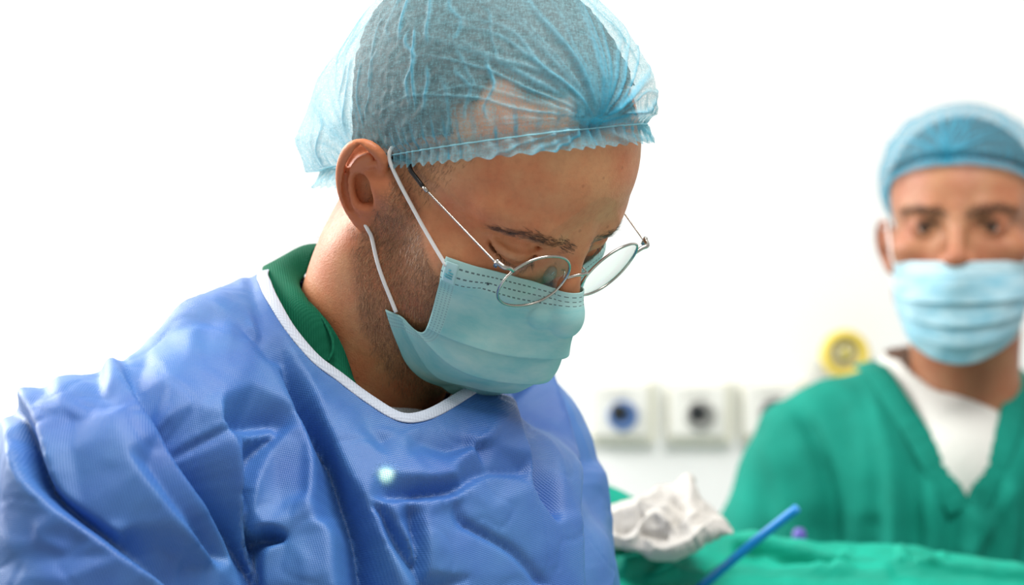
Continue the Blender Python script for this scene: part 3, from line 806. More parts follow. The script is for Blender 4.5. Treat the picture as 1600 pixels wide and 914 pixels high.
SKULL = Field((-.11, -.14, -.12), (.11, .14, .16), .003)
for c, r, k in (((0, 14, 52), (75, 96, 80), 0), ((0, -28, 50), (64, 60, 62), 20), ((0, 50, -10), (60, 52, 60), 20)):
    SKULL.ell(np.array(c) * 1e-3, np.array(r) * 1e-3, k * 1e-3)
def build_cap(name, parent, to_world, mat, nphi, nth, gphi, seed, puff_back, puff_front, puff_side, lines, puff_top=0.0, A=RIM_N, C0=(0, .008, .0238)):
    r = np.random.default_rng(seed)
    C0 = np.array(C0); e1 = np.array([0, -A[2], A[1]]); e2 = np.array([-1.0, 0, 0])
    phi = np.linspace(0, 2 * np.pi, nphi, endpoint=False); th = np.linspace(0, np.radians(95.5), nth)
    PH, TH = np.meshgrid(phi, th, indexing='ij')
    D = np.cos(TH)[..., None] * A + np.sin(TH)[..., None] * (np.cos(PH)[..., None] * e1 + np.sin(PH)[..., None] * e2)
    R = np.full(PH.shape, .02)
    for _ in range(90): R = R + np.clip(-SKULL.sample(C0 + D * R[..., None]) * .7, -.005, .01)
    tdeg = np.degrees(TH); dphi = np.degrees((PH - gphi + np.pi) % (2 * np.pi) - np.pi)     # 0 at the front gather, + towards his right
    back = sstep(70, 150, np.abs(dphi)); front = np.exp(-((dphi + 22) / 34) ** 2); side = 1 - np.clip(back + front, 0, 1)
    bulge = np.where(tdeg < 76, np.sin(np.clip(tdeg / 76, 0, 1) * np.pi / 2) ** 3.2, np.clip((91 - tdeg) / 15, 0, 1) ** .6)
    gap = .0055 + puff_top * np.cos(TH) ** 2 * (tdeg < 90) + bulge * (puff_back * back + puff_front * front + puff_side * side)
    gap = np.where(tdeg > 90, .0030 + (tdeg - 90) / 5.5 * (.004 + .008 * back), np.where(tdeg > 86, .003 + (gap - .003) * sstep(90, 84, tdeg), gap))
    P = C0 + D * (R + gap)[..., None]
    P = P - A * (sstep(55, 80, tdeg) * sstep(91, 84, tdeg) * (.012 * back + .004 * front))[..., None]
    pleat = np.zeros(PH.shape); amp = np.zeros(PH.shape)
    for sgn_g, cnt in ((0, lines), (np.pi, lines)):                     # front and rear gathers
        g = int(round(((gphi + sgn_g) % (2 * np.pi)) / (2 * np.pi) * nphi)) % nphi
        jt = int(np.searchsorted(np.degrees(th), 88.5)); G = P[g, jt]
        n0 = D[g, jt]; t1 = A - (A @ n0) * n0; t1 /= np.linalg.norm(t1); t2 = np.cross(n0, t1)
        q = P - G; al = np.arctan2(q @ t2, q @ t1); rr = np.linalg.norm(q, axis=-1)
        for a_i in np.linspace(-2.0, 2.0, cnt) + r.normal(0, .045, cnt):
            L = r.uniform(.035, .095); wd = r.uniform(.0007, .0022); s = r.uniform(.45, 1)
            wob = .10 * vnoise(np.stack([rr * 30, rr * 0 + a_i * 9, rr * 0], -1), 1.0, 3) * sstep(.01, .05, rr)
            e = ((al - a_i - wob) * np.maximum(rr, .004)) / wd
            f = np.exp(-e * e) * np.exp(-(rr / L) ** 2) * s
            pleat = np.maximum(pleat, f); amp += f * r.uniform(.0016, .0036) * sstep(.004, .02, rr)
        pleat = np.maximum(pleat, np.exp(-(rr / .011) ** 2) * .95)
        amp -= .0016 * np.exp(-(rr / .012) ** 2)
    # loose wavy creases down the sides
    for k in range(64):
        p0 = r.uniform(35, 172) * (1 if k % 2 else -1) if k < 40 else r.uniform(-180, 180)
        t0 = r.uniform(22, 66); t1_ = t0 + r.uniform(12, 30)
        cen = p0 + 5 * vnoise(np.stack([tdeg * .13, tdeg * 0 + k * 3.1, tdeg * 0], -1), 1.0, 5)
        dd = ((dphi - cen + 180) % 360 - 180) * np.pi / 180 * np.sin(TH) * R
        f = np.exp(-(dd / r.uniform(.0008, .0017)) ** 2) * sstep(t0, t0 + 6, tdeg) * sstep(t1_ + 4, t1_ - 4, tdeg) * r.uniform(.25, .75)
        pleat = np.maximum(pleat, f); amp += f * .0018
    # gathers along the elastic
    ph = np.degrees(PH) + 2.5 * np.sin(np.degrees(PH) * .11 + seed)
    ph = ph + 2.2 * vnoise(np.stack([np.degrees(PH) * .16, TH * 0, TH * 0], -1), 1.0, 14)
    gth = .5 + .5 * np.cos(ph / 5.2 * 2 * np.pi)
    rimz = sstep(78, 89, tdeg)
    amp += (gth - .5) * .0028 * rimz * sstep(95.5, 89, tdeg) + (gth - .5) * .0022 * (tdeg > 90)
    pleat = np.maximum(pleat, .95 * np.exp(-(gth / .14) ** 2) * sstep(74, 87, tdeg) * (.6 + .4 * vnoise(P, 120, 6)))
    P = P - A * ((gth - .5) * .0016 * sstep(91, 95, tdeg) * (1 + .8 * vnoise(np.stack([np.degrees(PH) * .12, TH * 0, TH * 0 + 5], -1), 1.0, 15)))[..., None]
    pleat = np.maximum(pleat, .30 * sstep(87, 89, tdeg))
    amp += .0035 * back * bulge * vnoise(P, 55, 7) + .0016 * vnoise(P, 42, 8) * bulge
    pleat = np.maximum(pleat, .5 * back * bulge * sstep(.35, .7, vnoise(P, 75, 9)) * sstep(50, 75, tdeg))
    pleat = np.maximum(pleat, .16 * back * sstep(50, 70, tdeg))
    P = P + D * amp[..., None]
    o = mesh_obj(name, to_world(P.reshape(-1, 3)), grid_faces(nphi, nth, True), mat, parent, attrs={'pleat': np.clip(pleat, 0, 1).ravel()})
    jr = int(np.searchsorted(np.degrees(th), 89.6))
    ring = P[:, jr] + D[:, jr] * .0007
    return o, ring
cap, ring = build_cap('surgical_cap', person, h2w, M_CAP, 720, 190, math.radians(9), 5, .017, .012, .003, 46)
cap['label'] = 'sheer blue gathered cap'
v, f = tube(h2w(ring[::3]), .00045, 6, True)
mesh_obj('elastic', v, f, plain('elastic_thread', srgb(150, 215, 228), .6), cap)['label'] = 'pale elastic thread'

# ------------------------------------------------------------------ face masks
def mask_material(name, base, pale, dash):
    t = NT(name); uv = t.coord('UV'); sep = t.n('ShaderNodeSeparateXYZ', i_Vector=uv); U, V = sep.outputs[0], sep.outputs[1]
    blot = t.noise(t.mapping(uv, (30, 60, 1)), 1.0, 4, .6)
    c = t.mix(t.ramp(blot, .35, .72), base, pale)
    top = t.ramp(V, .0150, .0158, (1, 1, 1, 1), (0, 0, 0, 1))
    c = t.mix(t.math('MULTIPLY', top, .75), c, pale)
    # three stitched lines below the top edge, embossed dots at the sides
    per = t.math('FRACT', t.math('MULTIPLY', U, 1 / .0032)); on = t.math('LESS_THAN', per, .58)
    ln = 0.0
    for v0 in (.0042, .0086, .0132):
        near_ = t.math('LESS_THAN', t.math('ABSOLUTE', t.math('SUBTRACT', V, v0)), .00042)
        ln = t.math('MAXIMUM', ln, near_)
    st = t.math('MULTIPLY', ln, on)
    side = t.math('LESS_THAN', t.math('SUBTRACT', .0825, t.math('ABSOLUTE', U)), .009)
    du = t.math('LESS_THAN', t.math('FRACT', t.math('MULTIPLY', U, 1 / .0022)), .45); dv = t.math('LESS_THAN', t.math('FRACT', t.math('MULTIPLY', V, 1 / .0016)), .5)
    c = t.mix(t.math('MULTIPLY', side, .45), c, pale)
    low = t.math('GREATER_THAN', V, .016)
    dots = t.math('MULTIPLY', t.math('MULTIPLY', side, low), t.math('MULTIPLY', du, dv))
    c = t.mix(t.math('MULTIPLY', st, dash), c, srgb(70, 92, 96))
    c = t.mix(t.math('MULTIPLY', dots, .4 * dash), c, srgb(70, 130, 150))
    h = t.math('SUBTRACT', t.noise(uv, 900.0, 3, .7), t.math('ADD', st, dots))
    t.set(Base_Color=c, Roughness=.62, Normal=t.bump(h, .4, .0003))
    tr = t.n('ShaderNodeBsdfTranslucent', i_Color=c); mx = t.n('ShaderNodeMixShader', i_Fac=.22)
    t.t.links.new(t.bsdf.outputs[0], mx.inputs[1]); t.t.links.new(tr.outputs[0], mx.inputs[2]); t.t.links.new(mx.outputs[0], t.out.inputs[0])
    return t.m
M_MASK = mask_material('mask_nonwoven', srgb(142, 218, 220), srgb(200, 238, 234), .85)
M_LOOP = plain('ear_loop_elastic', srgb(236, 236, 234), .75)
def build_mask(rows, vs, to_world, parent, mat, F, nu=121, nv=150, pleats=((.5, .0030), (.69, .0030), (.85, .0022)), gap=.0022):
    R = []
    for row in rows:
        row = np.asarray(row); full = np.concatenate([row, (row[:-1] * [-1, 1, 1])[::-1]])
        R.append(spline(full, nu))
    R = np.array(R)                                                    # rows x nu x 3
    tv = np.linspace(0, 1, nv); Q = np.empty((nu, nv, 3))
    vs = np.asarray(vs)
    # monotone-ish smooth interpolation down each column
    for j in range(nu):
        S = spline(R[:, j], 400); s = np.r_[0, np.cumsum(np.linalg.norm(np.diff(S, axis=0), axis=1))]
        key = [np.argmin(np.linalg.norm(S - R[i, j], axis=1)) for i in range(len(vs))]
        pos = np.interp(tv, vs, s[key]); Q[j] = np.stack([np.interp(pos, s, S[:, k]) for k in range(3)], -1)
    for _ in range(6): Q[1:-1, 1:-1] = (Q[1:-1, 1:-1] * 2 + Q[2:, 1:-1] + Q[:-2, 1:-1] + Q[1:-1, 2:] + Q[1:-1, :-2]) / 6
    Fq = grid_faces(nu, nv); V = Q.reshape(-1, 3); N = vnormals(V, Fq)
    if (N[:, 1].mean()) > 0: Fq = Fq[:, ::-1]; N = -N
    U = np.linspace(-1, 1, nu); d = np.zeros((nu, nv))
    for v0, a in pleats:
        vv = v0 + .020 * (np.abs(U) ** 2) * 0
        x = tv[None, :] - v0
        d += a * np.where(x < 0, np.exp(x / .10), -.35 * np.exp(-x / .05)) * (1 - np.abs(U)[:, None] ** 8)
    d += .0009 * vnoise(V, 60, 21).reshape(nu, nv) + .0016 * vnoise(V @ np.diag([.5, .5, 1]), 38, 22).reshape(nu, nv) * (tv[None] > .2)
    V = V + N * d.reshape(-1)[:, None]
    for _ in range(6):
        s = F.sample(V); V = V + F.grad(V) * np.clip(gap - s, 0, .006)[:, None]
    uv = np.stack([np.repeat(U * .0825, nv), np.tile(tv * .100, nu)], 1)
    o = mesh_obj('face_mask', to_world(V), Fq, mat, parent, uv=uv)
    s = o.modifiers.new('thickness', 'SOLIDIFY'); s.thickness = .0007; s.offset = 0
    return o, V.reshape(nu, nv, 3)
def hx(px, py): return float(hit(px, py)[0] * 1e3) - 1.8
rows = [[pxx(697, 401, hx(697, 401)), pxx(758, 419, hx(758, 419)), pxx(822, 436, hx(822, 436)), pxx(898, 456, 0)],
        [pxx(683, 455, -64), pxx(745, 477, -46), pxx(818, 497, -23), pxx(897, 497, 0)],
        [pxx(667, 511, -60), pxx(728, 534, -46), pxx(800, 553, -23), pxx(874, 556, 0)],
        [pxx(652, 516, -60), pxx(708, 564, -48), pxx(775, 588, -24), pxx(848, 588, 0)],
        [pxx(628, 494, -64), pxx(672, 578, -50), pxx(735, 601, -26), pxx(808, 607, 0)],
        [pxx(604, 482, -68), pxx(632, 566, -55), pxx(690, 603, -30), pxx(752, 617, 0)]]
mask, MQ = build_mask(rows, [0, .25, .5, .68, .84, 1], h2w, person, M_MASK, HEAD)
mask['label'] = 'pleated pale teal face mask'
def strap(name, pts, r, parent, mat=M_LOOP, n=60, tw=h2w, F=None, gap=.0016):
    P = spline(pts, n)
    if F is not None:
        for _ in range(6): P = P + F.grad(P) * np.clip(gap - F.sample(P), 0, .005)[:, None]
    v, f = tube(tw(P), r, 8); return mesh_obj(name, v, f, mat, parent)
for sg in (1, -1):
    fl = np.array([sg, 1, 1.0])
    up = [MQ[1, 7] + [0, -.001, 0], pxx(652, 338, -71.5), pxx(608, 249, -77), np.array([-.0725, .010, .0320]), np.array([-.0680, .018, .030]), np.array([-.0650, .024, .018]), np.array([-.0735, .030, .010]), np.array([-.0640, .022, -.004])]
    lo = [np.array([-.0640, .022, -.004]), pxx(577, 346, -72), pxx(579, 360, -73), pxx(592, 418, -72), pxx(619, 488, -67)]
    upP = spline(np.array(up) * fl, 60); loP = spline(np.array(lo) * fl, 50)
    lp = np.concatenate([upP, loP[1:]])
    for _ in range(6):
        s_ = HEAD.sample(lp); k_ = np.arange(len(lp)); lp = lp + HEAD.grad(lp) * (np.clip(.0012 - s_, 0, .003) * ((k_ < 26) | (k_ > 72)))[:, None]
    for _ in range(2): lp[1:-1] = (lp[:-2] + lp[1:-1] * 2 + lp[2:]) / 4
    v, f = tube(h2w(lp), .00125, 8)
    mesh_obj('ear_loop', v, f, M_LOOP, mask)['label'] = 'white elastic ear loop'
# welded tab with its little printed peak, at the upper corner, and the small square mark
def patch(name, i0, i1, j0, j1, lift, mat, parent):
    q = MQ[i0:i1 + 1, j0:j1 + 1]; nu_, nv_ = q.shape[:2]; Fq = grid_faces(nu_, nv_); V = q.reshape(-1, 3)
    N = vnormals(V, Fq); N *= np.sign((N @ np.array([-.5, -.8, 0])).mean())
    o = mesh_obj(name, h2w(V + N * lift), Fq, mat, parent); s = o.modifiers.new('t', 'SOLIDIFY'); s.thickness = .0004; s.offset = 0
    return o
M_WELD = plain('weld_white', srgb(186, 226, 228), .6)
patch('weld_tab', 1, 6, 3, 20, .0009, M_WELD, mask)
M_PRINT = plain('mask_print', srgb(98, 182, 196), .7)
for k in range(5): patch('printed_mark', 2 + k // 2, 5 - k // 3, 14 - 2 * k, 15 - 2 * k, .0013, M_PRINT, mask)
patch('printed_mark', 19, 20, 12, 14, .0010, plain('mask_ink', srgb(70, 84, 90), .7), mask)

# ------------------------------------------------------------------ glasses
M_METAL = plain('silver_metal', srgb(196, 192, 184), .22, 1.0)
M_TIP = plain('temple_tip_black', srgb(22, 22, 24), .35)
def glass_mat(name, ior):
    t = NT(name); bf = t.n('ShaderNodeNewGeometry').outputs['Backfacing']
    fr = t.n('ShaderNodeFresnel', i_IOR=t.math('MULTIPLY_ADD', bf, 1 / ior - ior, ior))
    tp = t.n('ShaderNodeBsdfTransparent', i_Color=(.97, .985, .98, 1)); gl = t.n('ShaderNodeBsdfGlossy', i_Roughness=.02)
    mx = t.n('ShaderNodeMixShader'); t.t.links.new(fr.outputs[0], mx.inputs[0]); t.t.links.new(tp.outputs[0], mx.inputs[1]); t.t.links.new(gl.outputs[0], mx.inputs[2])
    t.t.links.new(mx.outputs[0], t.out.inputs[0]); return t.m
M_LENS = glass_mat('lens_glass', 1.5)
M_PAD = NT('nose_pad_silicone').set(Base_Color=(.85, .9, .88, 1), Roughness=.15, Transmission_Weight=.85, IOR=1.35).m
_ca, _sa = math.cos(-.1135), math.sin(-.1135)
def g2w(G):
    G = np.asarray(G, float); return h2w(np.stack([G[..., 0], _ca * G[..., 1] - _sa * G[..., 2] - .1005, _sa * G[..., 1] + _ca * G[..., 2] + .0178], -1))
def r2w(G):
    # the rims tip forward about the line of the hinges
    G = np.asarray(G, float); a = .15; y = G[..., 1] - .004; z = G[..., 2] - .010
    return g2w(np.stack([G[..., 0], math.cos(a) * y - math.sin(a) * z + .004, math.sin(a) * y + math.cos(a) * z + .010], -1))
gl0 = g2w((0, 0, 0))
glasses = empty('glasses', gl0, 'thin silver round wire glasses low on the bending surgeon\'s nose', 'glasses')
t_ = np.linspace(0, 2 * np.pi, 72, endpoint=False)
for sg in (-1, 1):
    cxl = .0325
    ox = .0232 * np.sign(np.cos(t_)) * np.abs(np.cos(t_)) ** .92; oz = .0214 * np.sign(np.sin(t_)) * np.abs(np.sin(t_)) ** .9
    oz = oz - .0008 * np.cos(2 * t_)
    bow = lambda x, z: .00 + (np.asarray(x) ** 2) * 2.2 + (np.asarray(z) ** 2) * 1.2
    loop = np.stack([sg * (cxl + ox), bow(cxl + ox, oz) - .002, oz], 1)
    v, f = tube(r2w(loop), .00085, 8, True); mesh_obj('rim', v, f, M_METAL, glasses)
    rad = np.linspace(0, 1, 10); G = np.stack([np.stack([sg * (cxl + ox * k), bow(cxl + ox * k, oz * k) - .002 - .0015 * (1 - k * k), oz * k], 1) for k in rad], 1)
    lens = mesh_obj('lens', r2w(G.reshape(-1, 3)), grid_faces(72, 10, True), M_LENS, glasses)
    hx_, hy_, hz_ = .0650, .0105, .0125
    ep = spline([(sg * .0538, bow(.0538, .010) - .002, .0092), (sg * .0585, .0050, .0120), (sg * .0630, .0056, .0128), (sg * hx_, hy_, hz_)], 16)
    v, f = tube(r2w(ep), np.linspace(.0013, .0016, 16), 8); mesh_obj('end_piece', v, f, M_METAL, glasses)
    v, f = tube(g2w(np.array([(sg * .0648, .0098, .0100), (sg * .0648, .0098, .0150)])), .0014, 8); mesh_obj('hinge', v, f, M_METAL, glasses)
    tmp = spline([(sg * hx_, hy_, hz_), (sg * .0690, .040, .0155), (sg * .0735, .0715, .0190)], 30)
    v, f = tube(g2w(tmp), .00062, 8); arm = mesh_obj('temple_arm', v, f, M_METAL, glasses)
    fer = np.array([tmp[-1] + (tmp[-2] - tmp[-1]) * .4, tmp[-1] + (tmp[-1] - tmp[-2]) * 1.6]); v, f = tube(g2w(fer), .0013, 8); mesh_obj('ferrule', v, f, M_METAL, arm)
    e = fer[1]; tip = spline([e, (sg * .0745, .086, .0210), (sg * .0752, .097, .0220), (sg * .0735, .112, .010), (sg * .070, .124, -.010)], 40)
    tl_ = w2h(g2w(tip)); wt = sstep(-.012, -.004, rim_h(tl_)) * np.r_[0, 0, 0, np.ones(37)]
    tl_ = tl_ - SKULL.grad(tl_) * (np.clip(SKULL.sample(tl_) - .0015, 0, .02) * wt)[:, None]
    v, f = tube(h2w(tl_), np.linspace(.0014, .0016, 40), 8); mesh_obj('temple_tip', v, f, M_TIP, arm)['label'] = 'black temple tip'
    pad = bmesh.new(); bmesh.ops.create_uvsphere(pad, u_segments=14, v_segments=10, radius=1)
    pc = np.array([sg * .0095, .0085, -.0055]); pv = np.array([x.co for x in pad.verts]) * np.array([.0018, .0036, .0065])
    ca, sa = math.cos(sg * .35), math.sin(sg * .35); pv = np.stack([pv[:, 0] * ca + pv[:, 1] * sa, -pv[:, 0] * sa + pv[:, 1] * ca, pv[:, 2]], 1) + pc
    ff = [[w.index for w in p.verts] for p in pad.faces]; pad.free()
    np_ = mesh_obj('nose_pad', r2w(pv), ff, M_PAD, glasses)
    v, f = tube(r2w(spline([(sg * .0105, -.001, .002), (sg * .008, .003, .004), (sg * .0078, .0075, -.001), pc + np.array([-sg * .001, 0, .0])], 16)), .0005, 6); mesh_obj('pad_arm', v, f, M_METAL, np_)
v, f = tube(r2w(spline([(-.0092, -.0018, .003), (-.005, -.0035, .0062), (0, -.004, .0070), (.005, -.0035, .0062), (.0092, -.0018, .003)], 24)), .0010, 8)
mesh_obj('bridge', v, f, M_METAL, glasses)

# ------------------------------------------------------------------ second person, behind the drape
P2 = np.array([(1504 - 800) / FPX * 2.03, 2.03, CAMZ + (457 - 384) / FPX * 2.03])
_yw, _pt = math.radians(-16), math.radians(4)
Rz = np.array([[math.cos(_yw), -math.sin(_yw), 0], [math.sin(_yw), math.cos(_yw), 0], [0, 0, 1]])
Rx = np.array([[1, 0, 0], [0, math.cos(_pt), -math.sin(_pt)], [0, math.sin(_pt), math.cos(_pt)]])
HM2 = Rz @ Rx; HS2 = .97
def h2w2(L): return (np.asarray(L) * HS2) @ HM2.T + P2
def w2h2(Wp): return ((np.asarray(Wp) - P2) @ HM2) / HS2
person2 = empty('person', (P2[0], P2[1] + .05, 0), 'man in green scrubs facing the camera, standing behind the green drape', 'person')
HEAD2 = build_head(.0024, -.230, [((0, 26, -10), (0, 34, -90), 52, 53), ((0, 34, -90), (0, 46, -230), 53, 66)], False)
v2, f2 = HEAD2.mesh(2)
b2 = beard_mask(v2)
e2m = sstep(.070, .080, np.abs(v2[:, 0])) * sstep(-.012, .0, v2[:, 1])
mesh_obj('body', h2w2(v2), f2, M_SKIN2, person2, attrs={'beard': b2 * .25, 'red': e2m * .5})
n2 = vnormals(v2, f2)
def eye_mat():
    t = NT('eyeball'); co = t.n('ShaderNodeUVMap').outputs[0]; sep = t.n('ShaderNodeSeparateXYZ', i_Vector=co)
    c = t.mix(t.math('LESS_THAN', sep.outputs[1], .46), srgb(170, 156, 148), srgb(60, 44, 34)); c = t.mix(t.math('LESS_THAN', sep.outputs[1], .2), c, srgb(10, 8, 8))
    t.set(Base_Color=c, Roughness=.1); return t.m
M_EYE = eye_mat()
for sg in (-1, 1):
    a = np.linspace(0, 2 * np.pi, 28, endpoint=False); b = np.linspace(0, np.pi, 18)
    Aa, Bb = np.meshgrid(a, b, indexing='ij'); c0 = np.array([sg * .0325, -.0695, .0225])
    V = c0 + .0122 * np.stack([np.sin(Bb) * np.cos(Aa), -np.cos(Bb), np.sin(Bb) * np.sin(Aa)], -1)
    mesh_obj('eyeball', h2w2(V.reshape(-1, 3)), grid_faces(28, 18, True), M_EYE, person2, uv=np.stack([Aa.ravel(), Bb.ravel()], 1))
    d, par, _ = poly_dist(np.stack([sg * v2[:, 0], v2[:, 2]], 1) * 1e3, [(11, 37.5), (24, 40.5), (40, 41), (54, 37)])
    bmask = np.exp(-(d / np.interp(par, [0, .5, 1], [4.4, 4.2, 2.4])) ** 2) * (v2[:, 1] < -.05); bmask[bmask < .12] = 0
    P, N = scatter(v2, f2, n2, bmask, 420, 8)
    fl = np.stack([np.full(len(P), sg * 1.0), np.full(len(P), .25), np.full(len(P), .2)], 1)
    tag(strands('eyebrow', P, N, fl, .007, .0003, .2, M_BROW, person2, h2w2, 9, .2), kind='stuff')
    lash = spline([(46, -71, 22), (40, -80, 25.5), (32, -83.5, 26.5), (24, -82, 25.5), (18.5, -79, 21)], 60) * 1e-3; lash[:, 0] *= sg
    N = HEAD2.grad(lash); strands('eyelashes', np.repeat(lash, 2, 0), np.repeat(N, 2, 0), np.repeat(N + [0, -.3, .1], 2, 0), .006, .0006, .5, M_BROW, person2, h2w2, 11, .1)
R2N = np.array([0, .40, .9165]); C2 = np.array([0, .004, .0560])
sc2 = ((v2 - C2) @ R2N > .003 + .003 * vnoise(v2, 90, 2)) & (np.abs(v2[:, 0]) < .0785)
q = f2[sc2[f2].all(1)]; sv, q, s_n = drop_unused(v2, q, n2)
mesh_obj('hair', h2w2(sv + s_n * .004), q, M_HAIR, person2)
cap2, ring2 = build_cap('surgical_cap', person2, h2w2, cap_material('cap_nonwoven_blue', srgb(92, 178, 204), .22), 360, 110, math.radians(6), 12, .020, .012, .010, 22, .014, R2N, C2)
cap2['label'] = 'blue gathered cap'
def pxx2(px, py, y):
    d = np.array([(px - 800) / FPX, 1, (457 - py) / FPX]); o = w2h2(np.array([0, 0, CAMZ])); dl = d @ HM2 / HS2
    return o + dl * ((y * 1e-3 - o[1]) / dl[1])
rows2 = [[(-66, -52, -13), (-46, -80, -12), (-22, -103, -11), (0, -112, -11)],
         [(-67, -54, -32), (-47, -86, -32), (-22, -108, -31), (0, -117, -30)],
         [(-66, -54, -52), (-46, -88, -53), (-22, -104, -54), (0, -110, -54)],
         [(-62, -52, -74), (-44, -82, -81), (-22, -98, -86), (0, -104, -88)],
         [(-54, -50, -92), (-38, -72, -104), (-20, -86, -112), (0, -92, -115)]]
mask2, MQ2 = build_mask([np.array(r_) * 1e-3 for r_ in rows2], [0, .25, .52, .77, 1], h2w2, person2, mask_material('mask_nonwoven_blue', srgb(146, 206, 226), srgb(206, 234, 242), .85), HEAD2, 61, 70)
mask2['label'] = 'pale blue face mask'
for sg in (-1, 1):
    P = np.array([MQ2[1, 2], (-.0735, -.030, .012), (-.0775, .004, .030), (-.0740, .022, .012), (-.0720, .016, -.020), (-.0700, -.012, -.040), MQ2[1, 60]]) * [-sg, 1, 1]
    P = spline(P, 60)
    for _ in range(6): P = P + HEAD2.grad(P) * np.clip(.0012 - HEAD2.sample(P), 0, .004)[:, None]
    v, f = tube(h2w2(P), .0012, 8); mesh_obj('ear_loop', v, f, M_LOOP, mask2)
# scrub top and white tee
CH = np.array([P2[0] - .006, 2.09, CAMZ + (457 - 660) / FPX * 2.09])        # breast bone, in the middle of the chest
def torso2(F, g):
    F.ell(CH + [0, .01, -.22], (.17 + g, .115 + g, .25), 0)
    F.ell(CH + [0, 0, -.06], (.15 + g, .10 + g, .11 + g), .05)
    for sg in (-1, 1):
        sh = CH + [sg * .138, .01, -.034]
        F.cap(CH + [sg * .052, .025, .010], sh, .050 + g, .056 + g, .04)
        el = CH + [sg * .262, -.06, -.29]
        F.cap(sh + [0, 0, -.008], el, .056 + g, .058 + g, .05)
TOP2 = Field(CH + [-.36, -.26, -.40], CH + [.36, .22, .16], .006); torso2(TOP2, 0.0)
def shirt(name, F, mat, inset, vhalf, vtop, vbot, neck_r, amp, parent):
    v, f = F.mesh(3); v, f = subdivide(v, f); v = v + .5 * (lap(v, f) - v); n = vnormals(v, f)
    L = v - CH
    if amp:
        fold = .0055 * np.sin(L[:, 0] * 150 + 2.2 * vnoise(L, 9, 3)) * sstep(.02, -.10, L[:, 2]) * sstep(.15, .05, np.abs(L[:, 0]))
        for pts, w, a in (([(-.165, .035), (-.13, -.06), (-.125, -.25)], .010, -.012), ([(-.19, .0), (-.23, -.1), (-.26, -.2)], .016, .006), ([(-.15, .05), (-.10, .02), (-.09, -.1)], .012, .005), ([(-.21, .02), (-.19, -.1), (-.17, -.2)], .012, -.006),
                          ([(-.085, .05), (-.07, -.08), (-.075, -.22)], .010, .007), ([(.0, -.075), (.03, -.12), (.01, -.2)], .010, .006), ([(.05, -.05), (.0, -.13)], .01, .006), ([(.09, .0), (.05, -.2)], .012, -.008), ([(.165, .035), (.13, -.06), (.125, -.25)], .010, -.012)):
            d, par, _ = poly_dist(L[:, [0, 2]], spline(np.array(pts), 20) if len(pts) > 2 else pts)
            fold += a * np.exp(-(d / w) ** 2) * sstep(0, .15, par) * sstep(1.0, .9, par) * (L[:, 1] < .05)
        fold += .003 * vnoise(L, 30, 4)
        v = v + n * fold[:, None]
    v = v - n * inset
    wv = vhalf * np.clip((L[:, 2] - vbot) / (vtop - vbot), 0, 1) ** (1.0 if amp else .45)
    cut = ((L[:, 1] < .02) & (np.abs(L[:, 0] - .0) < wv) & (L[:, 2] > vbot)) | ((L[:, 0] ** 2 + (L[:, 1] - .02) ** 2 < neck_r ** 2) & (L[:, 2] > .0))
    f = f[~cut[f].any(1)]; v, f = drop_unused(v, f)
    o = mesh_obj(name, v, f, mat, parent); s = o.modifiers.new('t', 'SOLIDIFY'); s.thickness = .0015; s.offset = -1
    return o
M_SCRUB2 = fabric('scrub_green_top', srgb(18, 140, 122), srgb(6, 112, 96), 1500, .8, True, False, .2)
M_TEE2 = fabric('tshirt_white', srgb(226, 224, 218), srgb(212, 210, 204), 1500, .85, True, False, .2)
scrub2 = shirt('scrub_top', TOP2, M_SCRUB2, 0, .066, .070, -.074, .062, True, person2)
scrub2['label'] = 'green V-neck scrub top'
# folded V-neck border
for sg in (-1, 1):
    P = []
    for t in np.linspace(0, 1, 40):
        x = sg * (.066 * (1 - t) + .0 * t) * (1 + .06 * math.sin(math.pi * t)); z = .062 * (1 - t) - .076 * t
        y = -.25
        for _ in range(200):
            if TOP2.sample(CH + np.array([x, y, z])) < .001: break
            y += .0015
        P.append(CH + [x, y, z])
    P = np.array(P); tn = np.gradient(P, axis=0); tn /= np.linalg.norm(tn, axis=1)[:, None]
    nn = TOP2.grad(P); nn -= np.einsum('ij,ij->i', nn, tn)[:, None] * tn; nn /= np.linalg.norm(nn, axis=1)[:, None]; ac = np.cross(tn, nn)
    ac *= np.sign(ac[:, 0:1]) * sg
    ribbon('neck_facing', P, ac, nn, .026, .0014, M_SCRUB2, scrub2, False, .009)
TEE2 = Field(CH + [-.36, -.26, -.40], CH + [.36, .22, .16], .006); torso2(TEE2, -.017); TEE2.ell(CH + [0, .0, -.04], (.07, .105, .09), .03); TEE2.cap(CH + [0, .030, -.02], CH + [0, .024, .050], .080, .063, .03)
tee2 = shirt('undershirt', TEE2, M_TEE2, .0, .054, .075, .034, .0585, False, person2)
tee2['label'] = 'white round-neck shirt'

